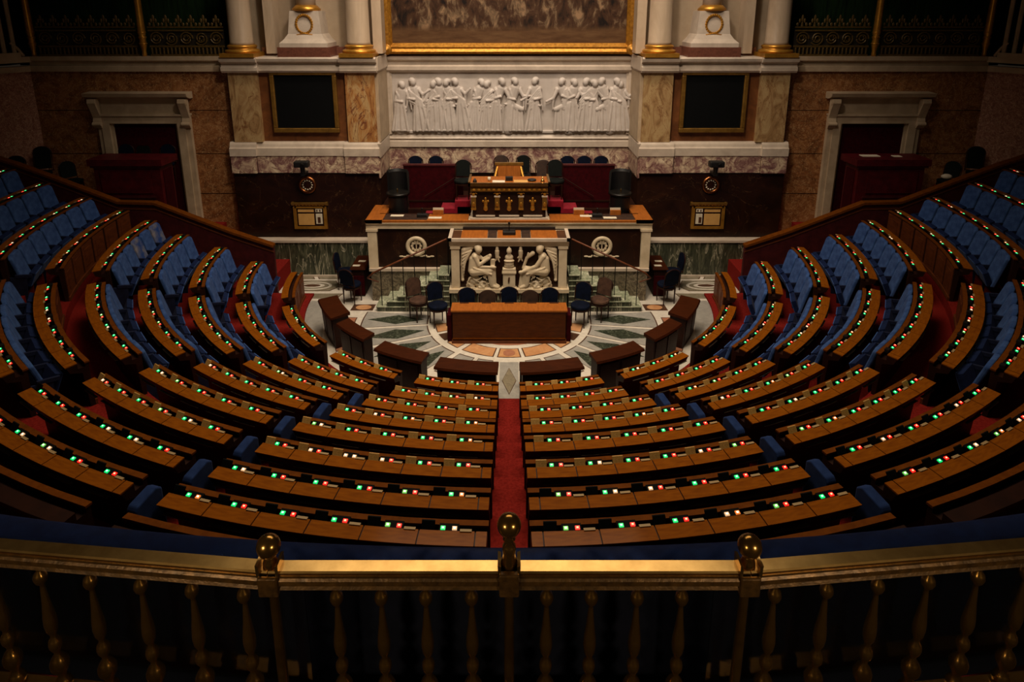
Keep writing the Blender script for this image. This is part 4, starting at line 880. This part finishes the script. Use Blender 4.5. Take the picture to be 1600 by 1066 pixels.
for x0, x1, mt in ((-1.32, -1.12, 'walnut'), (-1.12, -.5, 'honey_wood'), (-.5, -.28, 'leather_dark'), (-.28, .28, 'honey_wood'), (.28, .5, 'leather_dark'), (.5, 1.12, 'honey_wood'), (1.12, 1.32, 'walnut')):
    MB().box(x0 + .004, x1 - .004, -1.02, -.42, 1.86, 1.915).build('top_leaf', mt, t, loc=O)
MB().box(-1.1, 1.1, -.42, -.34, 1.86, 1.98).build('back_ledge', 'black', t, loc=O)
q = thing('desk_microphone', 'black microphone console in the middle of the carved tribune', 'microphone', (0, -.68, 1.915))
bev(MB().box(-.15, .15, -.12, .12, 0, .09).build('body', 'black', q), .02); MB().tube([(0, 0, .08), (0, -.06, .26)], .012, 6).build('stem', 'black', q); MB().ell((0, -.065, .28), (.03, .03, .035), 8, 6).build('head', 'dark_metal', q)
def TX(u): return (u - 583) * .00289
def TZ(v): return .606 + (584 - v) * .00313
def carve(name, parts, s=1, vox=.012, mat='tribune_marble', dy=0):
    mb = MB()
    for a in parts:
        k = a[0]
        if k == 'c': _, u0, v0, r0, u1, v1, r1, y = a; mb.cap((s * TX(u0), -.98 + y, TZ(v0)), r0 * 1.15, (s * TX(u1), -.98 + y, TZ(v1)), r1 * 1.15, .8)
        elif k == 'e': _, u, v, rx, rz, y, ry = a; mb.ell((s * TX(u), -.97 + y, TZ(v)), (rx, ry, rz), 12, 9)
        elif k == 'b': _, u0, u1, v0, v1, y0, y1 = a; x0, x1 = sorted((s * TX(u0), s * TX(u1))); mb.box(x0, x1, -.97 + y0, -.97 + y1, TZ(v1), TZ(v0))
    return remesh(mb.build(name, mat, t, loc=O), vox)
def wing(s):
    p = [('c', 285, 240, .05, 225, 262, .07, .03), ('c', 225, 262, .07, 212, 380, .055, .03), ('c', 212, 380, .05, 205, 500, .028, .03), ('c', 270, 260, .05, 240, 330, .05, .035), ('e', 207, 498, .04, .04, .01, .03)]
    for i in range(7): p.append(('c', 285 - 8 * i, 262 + 12 * i, .014, 205 + 2 * i, 290 + 26 * i, .012, -.03))
    return p
body = [('e', 340, 250, .085, .10, -.05, .075), ('e', 335, 238, .095, .08, -.03, .08), ('c', 330, 285, .05, 315, 310, .06, -.01), ('c', 315, 310, .095, 298, 410, .105, .0), ('c', 292, 330, .08, 285, 420, .09, .01),
        ('c', 300, 425, .105, 425, 418, .075, -.03), ('c', 425, 418, .072, 440, 530, .045, -.03), ('c', 445, 540, .04, 492, 556, .03, -.03), ('c', 300, 430, .09, 455, 400, .05, .0), ('c', 458, 400, .048, 468, 525, .035, .0), ('c', 468, 530, .032, 500, 545, .026, .0),
        ('c', 330, 400, .02, 440, 440, .02, -.09), ('c', 300, 390, .02, 410, 440, .02, -.09)]
armL = [('c', 312, 305, .055, 340, 372, .046, -.06), ('c', 340, 372, .044, 420, 318, .034, -.06), ('e', 430, 300, .045, .055, -.05, .035), ('c', 335, 300, .05, 370, 330, .035, .0), ('c', 372, 330, .033, 425, 300, .03, .0), ('b', 432, 470, 330, 378, -.03, .03), ('c', 350, 385, .036, 470, 388, .03, -.06)]
armR = [('c', 312, 305, .055, 365, 380, .048, -.06), ('c', 365, 380, .045, 480, 425, .034, -.06), ('e', 492, 430, .05, .045, -.05, .035), ('c', 470, 400, .03, 440, 320, .036, .0), ('c', 440, 320, .034, 395, 285, .05, .0), ('c', 440, 320, .02, 430, 280, .02, -.02), ('c', 486, 430, .024, 494, 560, .04, .0)]
rock = [('e', 300, 500, .15, .13, .02, .07), ('e', 360, 530, .17, .10, .02, .07), ('e', 270, 545, .11, .09, .02, .06), ('e', 420, 560, .1, .05, .02, .05), ('b', 240, 510, 560, 578, -.06, .06)]
rr_ = random.Random(5)
for i in range(16):
    u = rr_.uniform(262, 420); v = rr_.uniform(460, 560); rock.append(('c', u, v, .016, u + rr_.uniform(-45, 45), v + rr_.uniform(-35, 35), .014, -.045))
for s in (1, -1):
    carve('winged_figure', body + (armL if s > 0 else armR), s); carve('wing', wing(s), s); carve('rocky_seat', rock, s)
carve('bust_pedestal', [('b', 525, 641, 425, 440, -.09, .05), ('b', 533, 633, 440, 552, -.07, .05), ('b', 522, 644, 552, 578, -.09, .05), ('b', 530, 636, 398, 425, -.08, .05)], 1, .01)
carve('bust', [('e', 583, 362, .115, .13, -.01, .08), ('e', 583, 318, .10, .09, -.01, .075), ('c', 583, 300, .04, 583, 280, .04, -.03), ('e', 583, 262, .062, .085, -.04, .06), ('c', 583, 245, .035, 583, 232, .012, -.02), ('e', 583, 340, .13, .03, -.03, .08), ('e', 583, 385, .12, .06, -.01, .07)], 1, .01)
for u, sg in ((487, 1), (675, -1)):
    carve('small_trophy', [('e', u, 248, .04, .055, -.01, .03), ('c', u, 238, .02, u, 226, .008, 0), ('c', u, 270, .05, u, 315, .04, 0), ('c', u - 12 * sg, 285, .022, u + 22 * sg, 320, .016, 0), ('c', u, 315, .03, u + 18 * sg, 352, .014, 0), ('c', u, 315, .028, u - 14 * sg, 345, .014, 0)], 1, .01)
carve('pedestal_mark', [('c', 583, 470, .018, 580, 498, .022, -.075)], 1, .008, 'walnut')

# front clerks' desk
t = thing('clerks_desk', 'long polished wooden clerks desk at the centre of the pit', 'desk', (0, -2.2, 0))
bev(MB().box(-1.22, 1.22, -.17, .14, .06, .74).build('body', 'clerk_wood', t), .01)
MB().box(-1.25, 1.25, -.19, .22, .74, .775).build('top', 'honey_wood', t)
MB().box(-1.24, 1.24, -.2, .14, 0, .06).build('plinth', 'mahogany', t); MB().box(-1.22, 1.22, -.185, -.17, .10, .125).build('base_bead', 'oak_cap', t)
for x in (-.98, -.5, 0, .5, .98): MB().box(x - .1, x + .1, .17, .2, .775, .782).build('desk_slot', 'mahogany_dark', t)
for s in (-1, 1): MB().box(min(s * 1.24, s * 1.34), max(s * 1.24, s * 1.34), -.1, .3, .0, .62).build('side_cloth', 'crimson', t)

# ------------------------------------------------------------------ loose chairs
def chair_meshes(blue, h):
    def cush(): return MB().lathe([(.10, .0), (.20, .0), (.225, .03), (.215, .065), (.15, .085), (.0, .09)], 18).mesh('chair_cushion', blue)
    def rim(): return MB().lathe([(.19, -.05), (.215, -.045), (.215, 0), (.19, 0)], 18).mesh('chair_rim', 'mahogany_dark')
    def leg(): return MB().lathe([(.012, -.42), (.016, -.2), (.022, 0)], 8).mesh('chair_leg', 'mahogany_dark')
    w = .2
    arch = [(-w, 0), (w, 0)] + [(w * cos(pi * i / 10), h - w * .75 + w * .75 * sin(pi * i / 10)) for i in range(11)]
    def back(): return MB().py([(x * .88, .05 + z * .92) for x, z in arch], -.03, .015).mesh('chair_back', blue)
    def frame(): return MB().tube([(x, 0, z) for x, z in arch], .018, 6, closed=True).mesh('chair_frame', 'mahogany_dark')
    return [shared((n, blue, h), f) for n, f in (('cc', cush), ('cr', rim), ('cl', leg), ('cb', back), ('cf', frame))]
def chair(x, y, z, rz, label, cloth='chair_blue', h=.45, hz=.44):
    c, r_, l, b_, f = chair_meshes(cloth, h)
    t = thing('upholstered_chair', label, 'chair', (x, y, z), R_(rz), 'loose upholstered chairs of the hall')
    place('cushion', c, t, (0, 0, hz)); place('seat_rim', r_, t, (0, 0, hz))
    for i, (a, d) in enumerate(((-.15, -.15), (.15, -.15), (-.15, .15), (.15, .15))): place('leg', l, t, (a, d, hz - .02))
    bk = place('back_frame', f, t, (0, .19, hz + .06), rot=(R_(-8), 0, 0)); place('back_cushion', b_, bk)
    return t
for i, (x, h, cl) in enumerate(((-.95, .42, 'chair_blue'), (-.48, .36, 'leather_dark'), (0, .44, 'chair_blue'), (.47, .36, 'leather_dark'), (.92, .42, 'chair_blue'))):
    chair(x, -1.78, 0, 0, 'dark framed chair behind the clerks desk, %s' % ('leftmost of five', 'second from left', 'in the middle', 'fourth from left', 'rightmost of five')[i], cl, h)
chair(-1.62, -1.5, 0, 25, 'blue seated chair just left of the clerks desk'); chair(-2.1, -1.22, 0, 40, 'brown seated chair left of the clerks desk, nearer the stairs', 'chair_brown')
chair(1.62, -1.5, 0, -25, 'blue seated chair just right of the clerks desk'); chair(2.1, -1.22, 0, -40, 'brown seated chair right of the clerks desk, nearer the stairs', 'chair_brown')
for s in (-1, 1):
    sd = SIDE[s]
    t = thing('side_table', 'small wooden table with papers %s of the stairs' % sd, 'table', (s * 3.78, .45, 0))
    bev(MB().poly([(-.17, -.42, .78), (.17, -.42, .78), (.17, .42, .78), (-.17, .42, .78)], [(-.2, -.45, .72), (.2, -.45, .72), (.2, .45, .72), (-.2, .45, .72)]).build('top', 'red_wood', t), .006)
    MB().box(-.15, .15, -.4, .4, 0, .72).build('body', 'mahogany_dark', t); MB().box(-.16, .16, -.44, -.40, .05, .55).build('cloth', 'crimson', t)
    for j, (dx, dy) in enumerate(((.03, .0), (-.05, -.3))):
        tag(MB().box(-.09, .09, -.05, .05, 0, .008).build('paper_sheet', 'paper', None, loc=(s * 3.78 + dx, .45 + dy, .78)), 'white paper on the %s small table, %s' % (sd, 'farther sheet' if j == 0 else 'nearer sheet'), 'paper')
    chair(s * 4.22, .55, 0, s * -85, 'dark blue chair on the far outer side of %s small table' % sd); chair(s * 3.86, -.3, 0, 180 + s * 20, 'dark blue chair at the near end of the %s small table' % sd)
# chairs against the recess wall
for x, cl, h, lab in ((-2.62, 'chair_blue', .5, 'blue chair against breccia wall, leftmost behind the crimson screen'), (-2.05, 'chair_blue', .5, 'wide blue chair against breccia wall behind left crimson screen'), (-.22, 'leather_dark', .52, 'dark leather chair against breccia wall left of president armchair'), (.40, 'chair_green', .52, 'dark green chair against breccia wall right of president armchair'),
                      (1.63, 'chair_blue', .5, 'blue chair behind right crimson screen, nearest president desk'), (2.10, 'chair_blue', .5, 'blue chair behind right crimson screen, middle of three'), (2.57, 'chair_blue', .5, 'blue chair behind right crimson screen, farthest right')):
    chair(x, 2.45, 1.97, 0, lab, cl, h, .50)
for x, y, cl, lab in ((-1.17, .82, 'chair_green', 'dark green chair with red seat left of the president desk'), (.92, 1.75, 'leather_dark', 'brown round backed chair right behind the president desk'), (1.17, .82, 'chair_green', 'dark green chair with red seat right of the president desk')):
    chair(x, y, 1.97 if y > 1.5 else 2.35, 0, lab, cl, .56 if y > 1.5 else .46, .48 if y > 1.5 else .42)
# chairs in the corridors
for s, lst in ((-1, ((-12.0, 1.15, 2.45, 'chair_green', 20, 'tall dark chair by the left side wall above the rows'), (-12.4, .75, 2.45, 'chair_green', 20, 'dark green chair half hidden at the far left corner'), (-11.2, 1.1, 2.25, 'chair_green', 60, 'dark chair left of the left booth'), (-10.1, 1.5, 2.6, 'chair_blue', 0, 'dark blue chair in left doorway, leftmost'), (-9.65, 1.52, 2.6, 'chair_green', 0, 'dark chair in left doorway, middle'), (-9.0, 1.5, 2.6, 'chair_blue', 0, 'blue chair in left doorway, rightmost'))),
               (1, ((12.0, 1.15, 2.45, 'chair_green', -20, 'tall dark chair by the right side wall above the rows'), (11.25, 1.1, 2.25, 'chair_green', -60, 'dark chair right of the right booth')))):
    for x, y, z, cl, rz, lab in lst: chair(x, y, z, rz, lab, cl, .62 if 'tall' in lab else .46, .44)
tag(MB().box(-.22, .22, -.1, .1, 0, .015).build('paper_sheet', 'paper', None, loc=(9.1, .95, 3.42)), 'long white paper lying on top of the right booth', 'paper')
tag(MB().box(-.1, .1, -.08, .08, 0, .012).build('paper_sheet', 'paper', None, loc=(9.75, .9, 3.42)), 'small white paper lying on top of the right booth', 'paper')
tag(MB().ell((0, 0, .07), (.14, .1, .07), 10, 7).build('white_bundle', 'paper', None, True, loc=(11.22, 1.08, 2.78)), 'white cloth bundle on the chair right of the right booth', 'cloth')

# things in the central aisle by the slab
t = thing('lectern_box', 'small dark steel box standing at the right of aisle slab', 'box', (.25, -4.1, 0))
bev(MB().box(-.05, .05, -.1, .1, 0, .42).build('body', 'dark_metal', t), .02); MB().box(-.06, .06, -.11, .11, .42, .46).build('lid', 'black', t); MB().ell((0, -.13, .12), (.05, .04, .06), 10, 7).build('knob', 'brass_dark', t)

# ================================================================== PUBLIC GALLERY IN THE FOREGROUND
PX = .888; YB = -13.25
path = [(-2.75, -13.07), (-PX, YB), (0, YB), (PX, YB), (2.75, -13.07)]
def along(a, b_, f): return (a[0] + (b_[0] - a[0]) * f, a[1] + (b_[1] - a[1]) * f)
# velvet parapet
def strip(pts, prof):      # prof: (offset towards the hall, z)
    mb = MB(); rings = []
    for i, (x, y) in enumerate(pts):
        a = pts[max(i - 1, 0)]; b_ = pts[min(i + 1, len(pts) - 1)]; d = Vector((b_[0] - a[0], b_[1] - a[1])).normalized(); nx, ny = -d.y, d.x
        rings.append([(x + nx * o, y + ny * o, z) for o, z in prof])
    m = len(prof); vs = [p for r in rings for p in r]
    fs = [(i * m + j, (i + 1) * m + j, (i + 1) * m + (j + 1) % m, i * m + (j + 1) % m) for i in range(len(pts) - 1) for j in range(m)]
    fs += [tuple(range(m - 1, -1, -1)), tuple((len(pts) - 1) * m + j for j in range(m))]
    return mb.add(vs, fs)
vp = []
for i in range(41):
    x = -4.0 + 8.0 * i / 40; vp.append((x, -12.865 + .034 * x * x * (1 if abs(x) > 0 else 0)))
rd = [(.075 * cos(R_(a)), 4.62 + .05 * sin(R_(a))) for a in range(0, 181, 20)]
prof = [(.075, 3.9)] + rd + [(-.075, 3.9)]
t = thing('velvet_parapet', 'blue velvet covered gallery parapet in front of the brass rail', 'parapet', (0, -12.86, 3.9)); O = Vector((0, 12.86, -3.9))
strip(vp, prof).build('velvet', 'parapet_velvet', t, True, loc=O)
strip(vp, [(-.095, 3.9), (-.078, 3.9), (-.078, 4.60), (-.095, 4.60)]).build('shade_lining', 'shade_cloth', t, loc=O)  # dark sheet added so the velvet's inner side looks shaded
strip(vp, [(.08, 4.5), (.09, 4.5), (.09, 4.53), (.08, 4.53)]).build('braid', 'brass_dark', t, loc=O)
# brass balustrade
t = thing('brass_balustrade', 'brass gallery balustrade with ball finials in the foreground', 'balustrade', (0, YB, 4.25)); O = Vector((0, -YB, -4.25))
bays = [(path[0], path[1], 9), (path[1], path[2], 4), (path[2], path[3], 4), (path[3], path[4], 9)]
RPROF = [(-.028, 4.93), (-.032, 4.95), (-.022, 4.955), (-.030, 4.975), (-.034, 4.995), (-.028, 5.0), (.022, 5.0), (.028, 4.99), (.028, 4.93)]
def bal():
    return MB().lathe([(.03, .0), (.034, .02), (.026, .04), (.016, .055), (.020, .075), (.034, .10), (.036, .125), (.026, .15), (.012, .17), (.013, .185), (.023, .205), (.025, .222), (.022, .24), (.012, .255), (.012, .27), (.021, .29), (.025, .325), (.023, .36), (.015, .43), (.009, .505), (.009, .515), (.021, .53), (.026, .548), (.022, .567), (.010, .582), (.010, .595), (.030, .625)], 16).mesh('baluster', 'brass_dark', True)
bm_ = shared('bal', bal)
for bi, (a, b_, n) in enumerate(bays):
    r = strip([along(a, b_, .0), along(a, b_, 1)], RPROF).build('rail', 'brass', t, loc=O)
    d = strip([along(a, b_, .0), along(a, b_, 1)], [(-.040, 4.925), (-.026, 4.925), (-.026, 4.985), (-.038, 4.985), (-.034, 4.972), (-.041, 4.964), (-.041, 4.944), (-.034, 4.938)]).build('bead_moulding', 'rail_bronze', r)
    strip([along(a, b_, .0), along(a, b_, 1)], [(-.03, 4.27), (.03, 4.27), (.03, 4.30), (-.03, 4.30)]).build('bottom_rail', 'brass_dark', t, loc=O)
    for i in range(n):
        if n == 4: f = (.265, .455, .645, .84)[i] if bi == 1 else (.16, .35, .545, .735)[i]
        else: f = (i + .42) / n if bi == 0 else (i + .58) / n
        x, y = along(a, b_, f)
        place('baluster', bm_, t, Vector((x, y, 4.30)) + O)
for x, y, tall in ((-PX, YB, 0), (0, YB, 1), (PX, YB, 0)):
    p_ = MB().lathe([(.018, 4.25), (.020, 4.5), (.017, 4.86), (.024, 4.88), (.02, 4.90)], 12, (x, y, 0)).build('post', 'brass_dark', t, True, loc=O)
    q = MB().box(x - .037, x + .037, y - .05, y + .04, 4.90, 5.0 if tall else 4.985).build('post_block', 'rail_bronze', p_); bev(q, .006)
    for sg in (-1, 1): MB().py([(x + sg * .030, 4.98), (x + sg * .040, 4.98), (x + sg * .042, 5.035), (x + sg * .030, 5.03)], y - .04, y + .03).build('volute', 'brass', p_)
    if tall:
        MB().lathe([(.026, 4.99), (.03, 5.02), (.022, 5.05), (.026, 5.075), (.024, 5.09), (.014, 5.105), (.024, 5.12), (.014, 5.135), (.016, 5.14)], 14, (x, y, 0)).build('vase_neck', 'brass_dark', p_, True); zc = 5.178
    else:
        MB().lathe([(.03, 4.98), (.026, 5.02), (.018, 5.035), (.02, 5.05)], 14, (x, y, 0)).build('vase_neck', 'brass_dark', p_, True); zc = 5.085
    MB().ell((x, y, zc), (.044, .044, .044), 24, 16).build('ball_finial', 'brass_dark', p_, True)
# glass screens behind the side bays
for s in (-1, 1):
    a = (s * .80, -13.18); b_ = (s * 2.7, -12.98)
    g = MB().poly([(a[0], a[1], 4.9), (b_[0], b_[1], 4.9), (b_[0], b_[1] + .008, 4.9), (a[0], a[1] + .008, 4.9)], [(a[0], a[1], 4.2), (b_[0], b_[1], 4.2), (b_[0], b_[1] + .008, 4.2), (a[0], a[1] + .008, 4.2)]).build('glass_screen', 'glass')
    tag(g, 'clear glass screen behind the %s side balusters' % SIDE[s], 'glass')
